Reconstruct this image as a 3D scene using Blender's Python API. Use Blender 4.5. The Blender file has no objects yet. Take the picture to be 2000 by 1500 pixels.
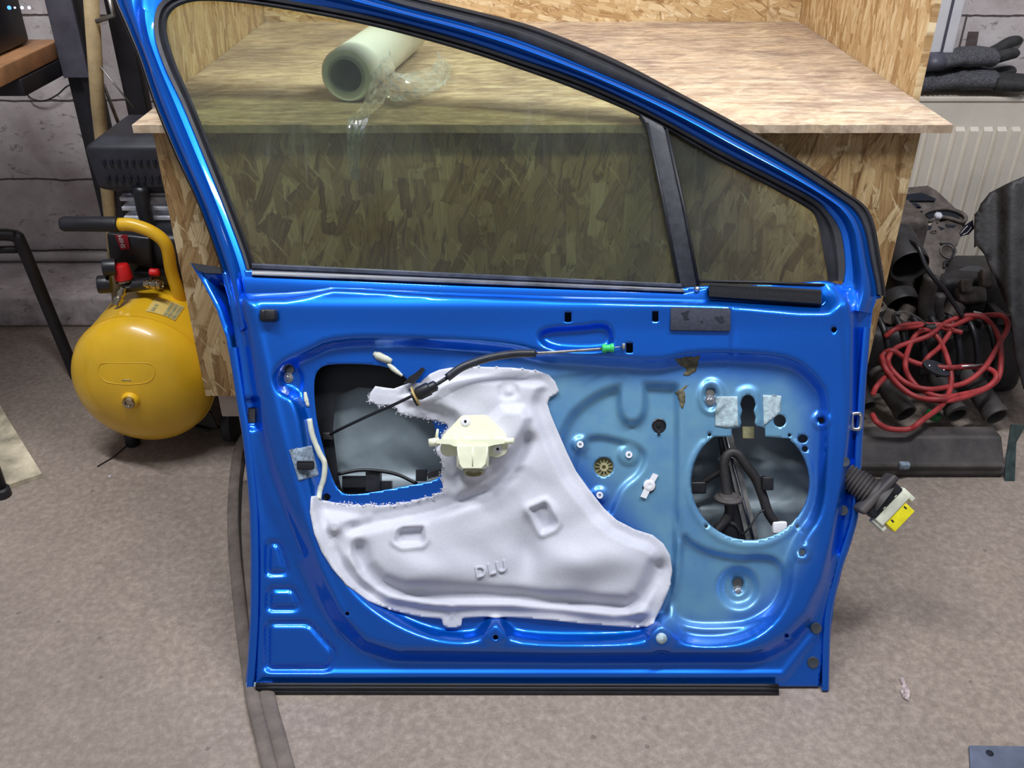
import bpy, bmesh, math, random
import numpy as np
from mathutils import Vector, Matrix
from mathutils.geometry import delaunay_2d_cdt, tessellate_polygon

sc = bpy.context.scene
COL = sc.collection
random.seed(7)
PI = math.pi

# ------------------------------------------------------------------ camera
FPX = 1800.0
PITCH = math.radians(31.0)
CAM = Vector((0, 0, 1.3))
cd = bpy.data.cameras.new('camera'); cam = bpy.data.objects.new('camera', cd); COL.objects.link(cam)
cam.location = CAM; cam.rotation_euler = (PI/2 - PITCH, 0, 0)
cd.sensor_width = 36; cd.lens = 36*FPX/2000; cd.clip_start = 0.02
sc.camera = cam

# ------------------------------------------------------------------ world, lights, exposure
w = bpy.data.worlds.new('world'); sc.world = w; w.use_nodes = True
bg = w.node_tree.nodes['Background']; bg.inputs[0].default_value = (0.62, 0.66, 0.74, 1); bg.inputs[1].default_value = 0.34
def area(name, loc, target, sx, sy, power, color=(1, 1, 1)):
    l = bpy.data.lights.new(name, 'AREA'); l.shape = 'RECTANGLE'; l.size = sx; l.size_y = sy
    l.energy = power; l.color = color
    o = bpy.data.objects.new(name, l); COL.objects.link(o); o.location = loc
    o.rotation_euler = (Vector(target) - Vector(loc)).to_track_quat('-Z', 'Y').to_euler()
    return o
area('ceiling_tube_light', (-0.85, 1.15, 2.7), (-0.65, 1.5, 0), 1.3, 0.12, 50, (0.95, 0.97, 1.0))
area('ceiling_tube_light', (0.95, 1.15, 2.7), (0.8, 1.5, 0), 1.3, 0.12, 50, (0.95, 0.97, 1.0))
sc.view_settings.view_transform = 'Standard'; sc.view_settings.look = 'None'
sc.view_settings.gamma = 1; sc.view_settings.use_curve_mapping = False
sc.view_settings.exposure = 0.0

# ------------------------------------------------------------------ camera rays on real planes
FW = Vector((0, math.cos(PITCH), -math.sin(PITCH))); UP = Vector((0, math.sin(PITCH), math.cos(PITCH))); RT = Vector((1, 0, 0))
def ray(x, y): return FW + RT*((x-1000)/FPX) + UP*((750-y)/FPX)
class Plane:
    """a real plane: origin, in-plane axes eu/ev, normal ew towards the viewer"""
    def __init__(s, O, n, eu=Vector((1, 0, 0))):
        s.O = Vector(O); s.ew = Vector(n).normalized(); s.eu = Vector(eu); s.eu = (s.eu - s.ew*s.eu.dot(s.ew)).normalized()
        s.ev = s.ew.cross(s.eu).normalized()
        if s.ev.z < 0: s.ev = -s.ev
    def at(s, x, y, h=0.0):
        d = ray(x, y); t = ((s.O - CAM).dot(s.ew) + h)/d.dot(s.ew)
        return CAM + d*t
def Z(x, y, z): return Plane((0, 0, z), (0, 0, 1)).at(x, y)
def Yp(x, y, Y): return Plane((0, Y, 0), (0, -1, 0)).at(x, y)
def mpp(p): return (Vector(p)-CAM).dot(FW)/FPX

LEAN = math.radians(33.4)
DO = Vector((0, 1.114, 0.0))
DP = Plane(DO, (0, -math.cos(LEAN), math.sin(LEAN)))
D = DP.at

# ------------------------------------------------------------------ object helpers
WLOC = {}
def sl(c):
    def f(v):
        v /= 255.0
        return v/12.92 if v <= 0.04045 else ((v+0.055)/1.055)**2.4
    return (f(c[0]), f(c[1]), f(c[2]), 1)
def wl(o): return WLOC.get(o.name, Vector((0, 0, 0)))
def empty(name, loc, label, cat, group=None):
    o = bpy.data.objects.new(name, None); COL.objects.link(o); o.location = loc; o.empty_display_size = 0.05
    WLOC[o.name] = Vector(loc); o['label'] = label; o['category'] = cat
    if group: o['group'] = group
    return o
def mesh(name, verts, faces, mat, parent=None, smooth=True, label=None, cat=None, group=None, kind=None, mats=None):
    vs = [Vector(v) for v in verts]
    if parent is not None: org = wl(parent)
    else:
        xs = [v.x for v in vs]; ys = [v.y for v in vs]; zs = [v.z for v in vs]
        org = Vector(((min(xs)+max(xs))/2, (min(ys)+max(ys))/2, min(zs)))
    me = bpy.data.meshes.new(name)
    me.from_pydata([tuple(v-org) for v in vs], [], [tuple(f) for f in faces])
    me.validate(); bm = bmesh.new(); bm.from_mesh(me)
    bmesh.ops.remove_doubles(bm, verts=bm.verts, dist=1e-6)
    bmesh.ops.recalc_face_normals(bm, faces=bm.faces); bm.to_mesh(me); bm.free()
    for m in (mats or [mat]): me.materials.append(m)
    if smooth:
        me.polygons.foreach_set('use_smooth', [True]*len(me.polygons))
        if smooth == 'auto':
            me.set_sharp_from_angle(angle=math.radians(38))
    o = bpy.data.objects.new(name, me); COL.objects.link(o)
    if parent is not None:
        o.parent = parent; WLOC[o.name] = org
    else:
        o.location = org; WLOC[o.name] = org
    if label: o['label'] = label
    if cat: o['category'] = cat
    if group: o['group'] = group
    if kind: o['kind'] = kind
    return o
class MB:
    def __init__(s): s.v = []; s.f = []
    def add(s, v, f):
        n = len(s.v); s.v += [Vector(p) for p in v]; s.f += [tuple(i+n for i in q) for q in f]; return s
    def box(s, c, size, M=None, bev=0.0):
        bm = bmesh.new(); bmesh.ops.create_cube(bm, size=1.0)
        for v in bm.verts: v.co = Vector((v.co.x*size[0], v.co.y*size[1], v.co.z*size[2]))
        if bev: bmesh.ops.bevel(bm, geom=bm.edges[:], offset=bev, segments=3, affect='EDGES', profile=0.5)
        T = Matrix.Translation(Vector(c))
        if M is not None: T = T @ M.to_4x4()
        bm.verts.index_update()
        s.add([T @ v.co for v in bm.verts], [[v.index for v in f.verts] for f in bm.faces]); bm.free(); return s
    def bb(s, lo, hi, bev=0.0):
        lo = Vector(lo); hi = Vector(hi); return s.box((lo+hi)/2, hi-lo, None, bev)
    def tube(s, pts, r, n=12, closed=False, cap=True, flat=1.0, up=None):
        P = [Vector(p) for p in pts]; m = len(P)
        rs = r if isinstance(r, (list, tuple)) else [r]*m
        T = []
        for i in range(m):
            a = P[(i-1) % m] if (closed or i > 0) else P[i]; b = P[(i+1) % m] if (closed or i < m-1) else P[i]
            t = (b-a); T.append(t.normalized() if t.length > 1e-9 else Vector((0, 0, 1)))
        N = up and Vector(up) or (Vector((0, 0, 1)) if abs(T[0].z) < 0.9 else Vector((1, 0, 0)))
        V = []
        for i in range(m):
            if up: N = Vector(up)
            N = (N - T[i]*N.dot(T[i]));
            N = N.normalized() if N.length > 1e-6 else T[i].orthogonal().normalized()
            B = T[i].cross(N)
            for k in range(n):
                a = 2*PI*k/n; V.append(P[i] + (N*math.cos(a)*flat + B*math.sin(a))*rs[i])
        F = []
        for i in range(m if closed else m-1):
            for k in range(n):
                a = i*n+k; b = i*n+(k+1) % n; c = ((i+1) % m)*n+(k+1) % n; d = ((i+1) % m)*n+k
                F.append((a, b, c, d))
        if cap and not closed: F.append(tuple(range(n))); F.append(tuple((m-1)*n+k for k in range(n)))
        return s.add(V, F)
    def lathe(s, prof, O, axis, n=28, X=None):
        ax = Vector(axis).normalized(); X = (Vector(X) if X else ax.orthogonal()).normalized(); Yv = ax.cross(X)
        O = Vector(O); V = []; F = []
        for r, h in prof:
            for k in range(n):
                a = 2*PI*k/n; V.append(O + ax*h + (X*math.cos(a) + Yv*math.sin(a))*max(r, 1e-5))
        for i in range(len(prof)-1):
            for k in range(n): F.append((i*n+k, i*n+(k+1) % n, (i+1)*n+(k+1) % n, (i+1)*n+k))
        if prof[0][0] > 1e-4: F.append(tuple(range(n)))
        if prof[-1][0] > 1e-4: F.append(tuple((len(prof)-1)*n+k for k in range(n)))
        return s.add(V, F)
    def prism(s, pts, off):
        """extrude a planar polygon of 3-D points by vector off"""
        P = [Vector(p) for p in pts]; n = len(P); off = Vector(off)
        tris = tessellate_polygon([P])
        F = [tuple(t) for t in tris] + [tuple(i+n for i in t) for t in tris]
        F += [(i, (i+1) % n, (i+1) % n+n, i+n) for i in range(n)]
        return s.add(P+[p+off for p in P], F)
    def quads(s): s.f = [f for f in s.f if len(f) == 4]; return s
    def build(s, name, mat, parent=None, **k): return mesh(name, s.v, s.f, mat, parent, **k)

def crom(pts, sub=6, closed=False):
    P = [Vector(p) for p in pts]; n = len(P); out = []
    for i in range(n if closed else n-1):
        p0 = P[(i-1) % n] if (closed or i > 0) else P[i]*2-P[i+1]
        p1 = P[i]; p2 = P[(i+1) % n]
        p3 = P[(i+2) % n] if (closed or i < n-2) else p2*2-p1
        for k in range(sub):
            t = k/sub
            out.append(0.5*((2*p1)+(p2-p0)*t+(2*p0-5*p1+4*p2-p3)*t*t+(3*p1-p0-3*p2+p3)*t**3))
    if not closed: out.append(P[-1])
    return out
def chaikin(P, it=2):
    P = [(float(a), float(b)) for a, b in P]
    for _ in range(it):
        Q = []
        for i in range(len(P)):
            a = P[i]; b = P[(i+1) % len(P)]
            Q += [(a[0]*.75+b[0]*.25, a[1]*.75+b[1]*.25), (a[0]*.25+b[0]*.75, a[1]*.25+b[1]*.75)]
        P = Q
    return P
def rnd(P, r, n=5):
    out = []; N = len(P)
    for i in range(N):
        a = np.array(P[i-1], float); b = np.array(P[i], float); c = np.array(P[(i+1) % N], float)
        la = np.linalg.norm(a-b); lc = np.linalg.norm(c-b); p = b+(a-b)*min(r, la*0.45)/la; q = b+(c-b)*min(r, lc*0.45)/lc
        for k in range(n+1):
            t = k/n; out.append(tuple((1-t)**2*p+2*t*(1-t)*b+t*t*q))
    return out
def resamp(P, step):
    out = []
    for i in range(len(P)):
        a = np.array(P[i]); b = np.array(P[(i+1) % len(P)]); L = np.linalg.norm(b-a); k = max(1, int(round(L/step)))
        for j in range(k): out.append(tuple(a+(b-a)*j/k))
    return out
def circ(x, y, r, n=24, ry=None): return [(x+r*math.cos(2*PI*k/n), y+(ry or r)*math.sin(2*PI*k/n)) for k in range(n)]
def rot(P, c, a):
    ca, sa = math.cos(a), math.sin(a); return [(c[0]+(x-c[0])*ca-(y-c[1])*sa, c[1]+(x-c[0])*sa+(y-c[1])*ca) for x, y in P]
def rect(x0, y0, x1, y1): return [(x0, y0), (x1, y0), (x1, y1), (x0, y1)]
def pdist(P, X, Y, closed=True):
    d = np.full(X.shape, 1e9); n = len(P)
    for i in range(n if closed else n-1):
        ax, ay = P[i]; bx, by = P[(i+1) % n]; dx, dy = bx-ax, by-ay; L = dx*dx+dy*dy+1e-9
        t = np.clip(((X-ax)*dx+(Y-ay)*dy)/L, 0, 1)
        d = np.minimum(d, np.hypot(X-ax-t*dx, Y-ay-t*dy))
    return d
def inside(P, X, Y):
    r = np.zeros(X.shape, bool); n = len(P)
    for i in range(n):
        ax, ay = P[i]; bx, by = P[(i+1) % n]
        if ay == by: continue
        c = ((ay > Y) != (by > Y)) & (X < (bx-ax)*(Y-ay)/(by-ay)+ax)
        r ^= c
    return r
def sdf(P, X, Y):
    d = pdist(P, X, Y); return np.where(inside(P, X, Y), d, -d)
def ss(t): t = np.clip(t, 0, 1); return t*t*(3-2*t)
def step(P, X, Y, wd): return ss(sdf(P, X, Y)/wd+0.5)
def ramp2(Po, Pi, X, Y):
    do = np.maximum(sdf(Po, X, Y), 0); di = np.maximum(-sdf(Pi, X, Y), 0)
    return ss(do/(do+di+1e-9))
def ridge(L, X, Y, s): return np.exp(-(pdist(L, X, Y, False)/s)**2)

def field(name, outline, holes, pitch, wfun, mat, parent, plane=DP, thick=0.0012, attr=None, bstep=None, **k):
    """stamped sheet: outline and holes cut cleanly, relief given by wfun"""
    bstep = bstep or pitch
    loops = [resamp(outline, bstep)] + [resamp(h, min(bstep, 3.0)) for h in holes]
    pts = []; edges = []
    for L in loops:
        n0 = len(pts); pts += L; edges += [(n0+i, n0+(i+1) % len(L)) for i in range(len(L))]
    xs = [p[0] for p in outline]; ys = [p[1] for p in outline]
    gx, gy = np.meshgrid(np.arange(min(xs), max(xs), pitch), np.arange(min(ys), max(ys), pitch*0.92))
    gx = gx + (np.arange(gx.shape[0])[:, None] % 2)*pitch/2
    gx = gx.ravel(); gy = gy.ravel()
    ok = inside(outline, gx, gy); gx, gy = gx[ok], gy[ok]
    keep = pdist(loops[0], gx, gy) > pitch*0.45
    for h, L in zip(holes, loops[1:]): keep &= (~inside(h, gx, gy)) & (pdist(L, gx, gy) > pitch*0.4)
    gx, gy = gx[keep], gy[keep]
    allp = [Vector(p) for p in pts] + [Vector((float(a), float(b))) for a, b in zip(gx, gy)]
    v2, e2, f2, _, _, _ = delaunay_2d_cdt(allp, edges, [], 0, 1e-4)
    vx = np.array([v[0] for v in v2]); vy = np.array([v[1] for v in v2])
    F = np.array([list(f) for f in f2]); cx = vx[F].mean(1); cy = vy[F].mean(1)
    ok = inside(loops[0], cx, cy)
    for L in loops[1:]: ok &= ~inside(L, cx, cy)
    F = F[ok]
    W = wfun(vx, vy)
    V = [plane.at(float(a), float(b), float(h)) for a, b, h in zip(vx, vy, W)]
    org = wl(parent) if parent is not None else Vector((0, 0, 0))
    me = bpy.data.meshes.new(name); me.from_pydata([tuple(v-org) for v in V], [], F.tolist())
    # orientation towards the plane normal
    fl = []
    for p in me.polygons: fl.append(p.normal.dot(plane.ew) < 0)
    if sum(fl) > len(fl)/2: me.flip_normals()
    me.polygons.foreach_set('use_smooth', [True]*len(me.polygons))
    if attr:
        for an, fn in attr.items():
            a = me.attributes.new(an, 'FLOAT', 'POINT'); a.data.foreach_set('value', np.asarray(fn(vx, vy), dtype=np.float32))
    bm = bmesh.new(); bm.from_mesh(me)
    lo = [v for v in bm.verts if not v.link_faces]; bmesh.ops.delete(bm, geom=lo, context='VERTS'); bm.to_mesh(me); bm.free()
    for m in (mat if isinstance(mat, list) else [mat]): me.materials.append(m)
    o = bpy.data.objects.new(name, me); COL.objects.link(o)
    if parent is not None: o.parent = parent; WLOC[o.name] = org
    if thick:
        s = o.modifiers.new('thickness', 'SOLIDIFY'); s.thickness = thick; s.offset = -1
        if isinstance(mat, list) and len(mat) > 1: s.material_offset = 1; s.material_offset_rim = 1
    for kk, vv in k.items(): o[kk] = vv
    return o
def plate(name, poly, w0, w1, mat, parent, plane=DP, bev=0.0, **k):
    front = [plane.at(x, y, w1) for x, y in poly]
    b = MB().prism(front, -plane.ew*(w1-w0)); o = b.build(name, mat, parent, smooth=False, **k)
    if bev:
        m = o.modifiers.new('bevel', 'BEVEL'); m.width = bev; m.segments = 3; m.limit_method = 'ANGLE'; m.angle_limit = math.radians(50)
        o.data.polygons.foreach_set('use_smooth', [True]*len(o.data.polygons))
    return o

# ------------------------------------------------------------------ materials
class NT:
    def __init__(s, name):
        m = bpy.data.materials.new(name); m.use_nodes = True; s.m = m; s.t = m.node_tree; s.n = s.t.nodes
        s.p = s.n['Principled BSDF']; s.out = s.n['Material Output']
    def new(s, t, **k):
        n = s.n.new(t)
        for a, b in k.items(): setattr(n, a, b)
        return n
    def link(s, a, b): s.t.links.new(a, b)
    def coord(s, scale=(1, 1, 1), rotn=(0, 0, 0), loc=(0, 0, 0)):
        tc = s.new('ShaderNodeTexCoord'); mp = s.new('ShaderNodeMapping'); s.link(tc.outputs['Object'], mp.inputs[0])
        mp.inputs['Scale'].default_value = scale; mp.inputs['Rotation'].default_value = rotn; mp.inputs['Location'].default_value = loc
        return mp.outputs[0]
    def noise(s, vec, scale, detail=6, rough=0.6, dist=0.0):
        n = s.new('ShaderNodeTexNoise'); s.link(vec, n.inputs['Vector']); n.inputs['Scale'].default_value = scale
        n.inputs['Detail'].default_value = detail; n.inputs['Roughness'].default_value = rough; n.inputs['Distortion'].default_value = dist
        return n.outputs[0]
    def ramp(s, fac, stops):
        r = s.new('ShaderNodeValToRGB'); s.link(fac, r.inputs[0]); e = r.color_ramp.elements
        while len(e) < len(stops): e.new(0.5)
        for i, (p, c) in enumerate(stops):
            e[i].position = p; e[i].color = c if len(c) == 4 else sl(c)
        return r.outputs[0]
    def mix(s, fac, a, b, mode='MIX'):
        n = s.new('ShaderNodeMix', data_type='RGBA', blend_type=mode)
        for sock, v in ((n.inputs[0], fac), (n.inputs[6], a), (n.inputs[7], b)):
            if isinstance(v, (int, float)): sock.default_value = v
            elif isinstance(v, tuple): sock.default_value = v if len(v) == 4 else sl(v)
            else: s.link(v, sock)
        return n.outputs[2]
    def mapr(s, v, a, b, c, d):
        n = s.new('ShaderNodeMapRange'); s.link(v, n.inputs[0])
        for i, x in enumerate((a, b, c, d)): n.inputs[i+1].default_value = x
        return n.outputs[0]
    def math(s, op, a, b=0.0):
        n = s.new('ShaderNodeMath', operation=op)
        for i, v in enumerate((a, b)):
            if isinstance(v, (int, float)): n.inputs[i].default_value = v
            else: s.link(v, n.inputs[i])
        return n.outputs[0]
    def bump(s, h, strength=0.3, dist=0.002, inp=None):
        b = s.new('ShaderNodeBump'); s.link(h, b.inputs['Height']); b.inputs['Strength'].default_value = strength; b.inputs['Distance'].default_value = dist
        s.link(b.outputs[0], inp or s.p.inputs['Normal']); return b.outputs[0]
    def base(s, c):
        if isinstance(c, tuple): s.p.inputs['Base Color'].default_value = c if len(c) == 4 else sl(c)
        else: s.link(c, s.p.inputs['Base Color'])
        return s
    def set(s, **k):
        for a, v in k.items():
            i = s.p.inputs[a.replace('_', ' ')]
            if isinstance(v, (int, float, tuple)): i.default_value = v
            else: s.link(v, i)
        return s

def plain(name, c, rough=0.5, metal=0.0, var=0.12, scale=40, bump=0.1, coat=0.0, dist=0.001):
    """surface with a little wear: mottled tone, uneven roughness and fine bump"""
    t = NT(name); v = t.coord(); n = t.noise(v, scale, 5, 0.6)
    lo = tuple(max(0, x*(1-var)) for x in c); hi = tuple(min(255, x*(1+var)) for x in c)
    t.base(t.ramp(n, [(0.3, lo), (0.7, hi)])); t.set(Roughness=t.mapr(n, 0.2, 0.8, max(0.02, rough-0.08), min(1, rough+0.08)), Metallic=metal)
    if coat: t.set(Coat_Weight=coat, Coat_Roughness=0.08)
    if bump: t.bump(t.noise(v, scale*4, 3, 0.6), bump, dist)
    return t.m

def m_osb(name, axis, cols, flake=(11, 42), contrast=1.0, dirty=0.0, main=0.0, seed=0.0, spread=1.2):
    t = NT(name); col = None; hgt = None
    ax = 'XYZ'.index(axis); rnd = random.Random(int(seed*10)+5)
    for i in range(10):
        a = main+rnd.uniform(-spread, spread)*(0.3+0.7*(i % 2))
        r = [0, 0, 0]; r[ax] = a
        tc = t.new('ShaderNodeTexCoord'); m1 = t.new('ShaderNodeMapping'); t.link(tc.outputs['Object'], m1.inputs[0])
        m1.inputs['Rotation'].default_value = r; m1.inputs['Location'].default_value = (seed+i*1.37, seed*2+i*2.11, seed*3+i*0.77)
        m2 = t.new('ShaderNodeMapping'); t.link(m1.outputs[0], m2.inputs[0])
        k = 0.75+0.8*((i*7) % 5)/4
        if axis == 'Y': s = [flake[1]*k, 6, flake[0]*k]
        if axis == 'X': s = [6, flake[1]*k, flake[0]*k]
        if axis == 'Z': s = [flake[0]*k, flake[1]*k, 6]
        m2.inputs['Scale'].default_value = s
        wob = t.noise(m1.outputs[0], 60, 3); wv = t.new('ShaderNodeVectorMath', operation='ADD')
        sc_ = t.new('ShaderNodeVectorMath', operation='SCALE'); t.link(wob, sc_.inputs[0]); sc_.inputs['Scale'].default_value = 0.22
        t.link(m2.outputs[0], wv.inputs[0]); t.link(sc_.outputs[0], wv.inputs[1])
        vo = t.new('ShaderNodeTexVoronoi', feature='F1', distance='CHEBYCHEV'); t.link(wv.outputs[0], vo.inputs['Vector']); vo.inputs['Scale'].default_value = 1
        sep = t.new('ShaderNodeSeparateColor'); t.link(vo.outputs['Color'], sep.inputs[0])
        m3 = t.new('ShaderNodeMapping'); t.link(m2.outputs[0], m3.inputs[0])
        g3 = {'Y': (5, 1, 0.9), 'X': (1, 5, 0.9), 'Z': (0.9, 5, 1)}[axis]; m3.inputs['Scale'].default_value = g3
        grain = t.noise(m3.outputs[0], 1.6, 5, 0.65)
        tone = t.math('ADD', t.math('MULTIPLY', sep.outputs[0], 0.60), t.math('MULTIPLY', t.math('SUBTRACT', grain, 0.25), 0.85))
        c = t.ramp(tone, cols)
        if col is None: col = c; hgt = sep.outputs[2]
        else:
            d = vo.outputs['Distance']
            on = t.math('MULTIPLY', t.math('GREATER_THAN', sep.outputs[1], 0.58), t.mapr(d, 0.43, 0.47, 1, 0))
            c = t.mix(t.mapr(d, 0.36, 0.46, 0, 0.42*contrast), c, cols[0][1])
            col = t.mix(on, col, c)
            hm = t.new('ShaderNodeMix'); t.link(on, hm.inputs[0]); t.link(hgt, hm.inputs[2]); t.link(sep.outputs[2], hm.inputs[3]); hgt = hm.outputs[0]
    sv = {'Y': (150, 6, 16), 'X': (6, 150, 16), 'Z': (16, 150, 6)}[axis]
    for q_, (th, cc) in enumerate(((0.66, cols[0][1]), (0.68, cols[-1][1]))):
        rr_ = [0, 0, 0]; rr_[ax] = main+(0.5 if q_ else -0.35)
        tcx = t.new('ShaderNodeTexCoord'); ma = t.new('ShaderNodeMapping'); t.link(tcx.outputs['Object'], ma.inputs[0]); ma.inputs['Rotation'].default_value = rr_; ma.inputs['Location'].default_value = (q_*3.1, q_*1.7, seed)
        mb_ = t.new('ShaderNodeMapping'); t.link(ma.outputs[0], mb_.inputs[0]); mb_.inputs['Scale'].default_value = sv
        sn = t.noise(mb_.outputs[0], 0.8, 3, 0.55); col = t.mix(t.mapr(sn, th-0.05, th+0.02, 0, 0.75*contrast), col, cc)
    kn = t.noise(t.coord((1, 1, 1)), 30, 4, 0.6); col = t.mix(t.mapr(kn, 0.66, 0.76, 0, 0.55), col, cols[0][1])
    if dirty:
        v = t.coord((1, 1, 1)); n = t.noise(v, 4.5, 8, 0.7, 0.6)
        col = t.mix(t.mapr(n, 0.42, 0.62, 0, dirty), col, (150, 128, 116))
        n4 = t.noise(t.coord((2, 7, 2)), 4, 6, 0.7, 0.4); col = t.mix(t.mapr(n4, 0.50, 0.64, 0, 0.6), col, (128, 106, 96))
        n2 = t.noise(t.coord((12, 60, 14)), 1, 6, 0.7); col = t.mix(t.mapr(n2, 0.5, 0.66, 0, 0.55), col, (240, 222, 196))
    t.base(col); t.set(Roughness=0.72); t.bump(hgt, 0.3, 0.001)
    return t.m
OSBC = [(0.08, (104, 72, 38)), (0.26, (152, 116, 72)), (0.46, (184, 150, 102)), (0.66, (204, 174, 126)), (0.9, (232, 210, 168))]
OSBL = [(0.08, (140, 104, 62)), (0.26, (180, 144, 98)), (0.46, (204, 172, 124)), (0.66, (218, 190, 144)), (0.9, (238, 218, 180))]
OSBT = [(0.05, (172, 144, 116)), (0.3, (196, 170, 140)), (0.5, (212, 188, 158)), (0.7, (219, 197, 167)), (0.95, (232, 213, 184))]
M = {}
M['osb_front'] = m_osb('osb_front', 'Y', OSBC, (7.5, 28), main=0.15, seed=1.3)
M['osb_back'] = m_osb('osb_back', 'Y', OSBL, (12, 50), seed=2.1, main=1.3)
M['osb_side'] = m_osb('osb_side', 'X', OSBL, (9, 48), seed=3.4, spread=0.6, contrast=0.6)
M['osb_top'] = m_osb('osb_top', 'Z', OSBT, (12, 46), contrast=0.5, dirty=0.8, main=0.15, seed=4.2)

def m_concrete():
    t = NT('concrete'); v = t.coord()
    a = t.noise(v, 2.2, 8, 0.62, 0.4); b = t.noise(v, 75, 8, 0.78); c = t.noise(v, 320, 3, 0.75)
    col = t.ramp(a, [(0.3, (128, 113, 102)), (0.5, (143, 129, 118)), (0.72, (157, 143, 131))])
    col = t.mix(0.5, col, t.ramp(b, [(0.34, (106, 93, 86)), (0.5, (143, 130, 122)), (0.66, (182, 169, 158))]))
    col = t.mix(t.mapr(c, 0.60, 0.75, 0, 0.5), col, (200, 190, 180)); col = t.mix(t.mapr(c, 0.38, 0.25, 0, 0.5), col, (92, 80, 74))
    vo = t.new('ShaderNodeTexVoronoi'); t.link(v, vo.inputs[0]); vo.inputs['Scale'].default_value = 22
    sep = t.new('ShaderNodeSeparateColor'); t.link(vo.outputs['Color'], sep.inputs[0])
    spot = t.math('MULTIPLY', t.math('LESS_THAN', vo.outputs['Distance'], 0.10), t.math('GREATER_THAN', sep.outputs[0], 0.8))
    col = t.mix(t.math('MULTIPLY', spot, 0.5), col, (84, 70, 64))
    st = t.noise(v, 1.1, 4, 0.6, 0.2); col = t.mix(t.mapr(st, 0.52, 0.7, 0, 0.4), col, (112, 98, 92))
    t.base(col); t.set(Roughness=0.82); t.bump(t.math('ADD', b, t.math('MULTIPLY', c, 0.6)), 0.35, 0.002); return t.m
M['concrete'] = m_concrete()
def m_wall():
    t = NT('whitewashed_block'); v = t.coord()
    tc = t.new('ShaderNodeTexCoord'); sp = t.new('ShaderNodeSeparateXYZ'); t.link(tc.outputs['Object'], sp.inputs[0])
    cb = t.new('ShaderNodeCombineXYZ'); t.link(sp.outputs[0], cb.inputs[0]); t.link(t.math('SUBTRACT', sp.outputs[2], 0.175), cb.inputs[1])
    wob = t.noise(v, 9, 4); off = t.math('MULTIPLY', t.math('SUBTRACT', wob, 0.5), 0.02)
    cb2 = t.new('ShaderNodeCombineXYZ'); t.link(sp.outputs[0], cb2.inputs[0]); t.link(t.math('ADD', t.math('SUBTRACT', sp.outputs[2], 0.175), off), cb2.inputs[1])
    br = t.new('ShaderNodeTexBrick'); t.link(cb2.outputs[0], br.inputs['Vector']); br.inputs['Scale'].default_value = 1
    br.inputs['Brick Width'].default_value = 2.6; br.inputs['Row Height'].default_value = 0.24; br.inputs['Mortar Size'].default_value = 0.004
    br.inputs['Mortar Smooth'].default_value = 0.6; br.inputs['Bias'].default_value = 0
    n = t.noise(v, 7, 8, 0.65, 0.3); base = t.ramp(n, [(0.3, (176, 164, 162)), (0.5, (200, 190, 190)), (0.7, (220, 212, 212))])
    g = t.noise(t.coord((1, 1, 2)), 24, 7, 0.7, 0.8); base = t.mix(t.mapr(g, 0.58, 0.68, 0, 0.75), base, (84, 74, 72))
    lowd = t.mapr(sp.outputs[2], 0.22, 0.02, 0, 0.5); dn = t.noise(v, 11, 6, 0.7, 0.5)
    base = t.mix(t.math('MULTIPLY', lowd, t.mapr(dn, 0.4, 0.6, 0, 1)), base, (62, 54, 52))
    col = t.mix(t.math('MULTIPLY', br.outputs['Fac'], 0.9), base, (70, 58, 54))
    t.base(col); t.set(Roughness=0.85)
    hh = t.math('SUBTRACT', t.math('MULTIPLY', t.noise(v, 30, 6, 0.7), 0.4), br.outputs['Fac']); t.bump(hh, 0.6, 0.006); return t.m
M['wall'] = m_wall()

def m_paint():
    t = NT('metallic_blue_paint'); at = t.new('ShaderNodeAttribute', attribute_name='overspray'); v = t.coord()
    n = t.noise(v, 14, 4, 0.6); k = t.math('MULTIPLY', at.outputs['Fac'], t.mapr(n, 0.25, 0.75, 0.72, 1.1))
    fl = t.noise(v, 900, 2, 0.5); blue = t.mix(t.mapr(fl, 0.35, 0.65, 0, 0.4), (0, 98, 216), (0, 126, 240))
    col = t.mix(k, blue, (120, 172, 200))
    t.base(col); t.set(Metallic=t.mapr(k, 0, 1, 0.8, 0.5), Roughness=t.mapr(k, 0, 1, 0.36, 0.44), Coat_Weight=t.mapr(k, 0, 1, 1.0, 0.35), Coat_Roughness=0.06)
    t.bump(t.noise(v, 220, 2, 0.5), 0.04, 0.0006); return t.m
M['paint'] = m_paint()
M['ecoat'] = plain('grey_inner_coat', (150, 164, 172), 0.42, 0.2, 0.15, 5, 0.05)
M['rubber'] = plain('black_rubber', (25, 25, 31), 0.55, 0, 0.3, 30, 0.15)
M['trim'] = plain('black_trim', (40, 42, 50), 0.42, 0, 0.15, 60, 0.1)
M['beltstrip'] = plain('dusty_black_trim', (66, 70, 84), 0.34, 0, 0.3, 24, 0.1)
M['foamblack'] = plain('black_foam', (24, 24, 28), 0.95, 0, 0.5, 300, 0.7, dist=0.002)
M['plastic'] = plain('black_plastic', (26, 27, 32), 0.4, 0, 0.25, 30, 0.08)
M['steel'] = plain('bright_steel', (196, 196, 200), 0.28, 1.0, 0.12, 60, 0.05)
M['dullsteel'] = plain('dull_steel', (150, 148, 146), 0.42, 0.9, 0.2, 40, 0.1)
M['darksteel'] = plain('dark_steel', (70, 68, 70), 0.5, 0.7, 0.25, 30, 0.15)
M['cream'] = plain('cream_plastic', (236, 238, 210), 0.38, 0, 0.04, 30, 0.04)
M['creamdull'] = plain('yellowed_plastic', (150, 146, 110), 0.5, 0, 0.2, 60, 0.1)
M['yellowclear'] = plain('yellow_connector', (240, 226, 40), 0.25, 0, 0.08, 40, 0.03)
M['green'] = plain('green_plastic', (60, 200, 110), 0.35, 0, 0.1, 40, 0.03)
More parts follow.
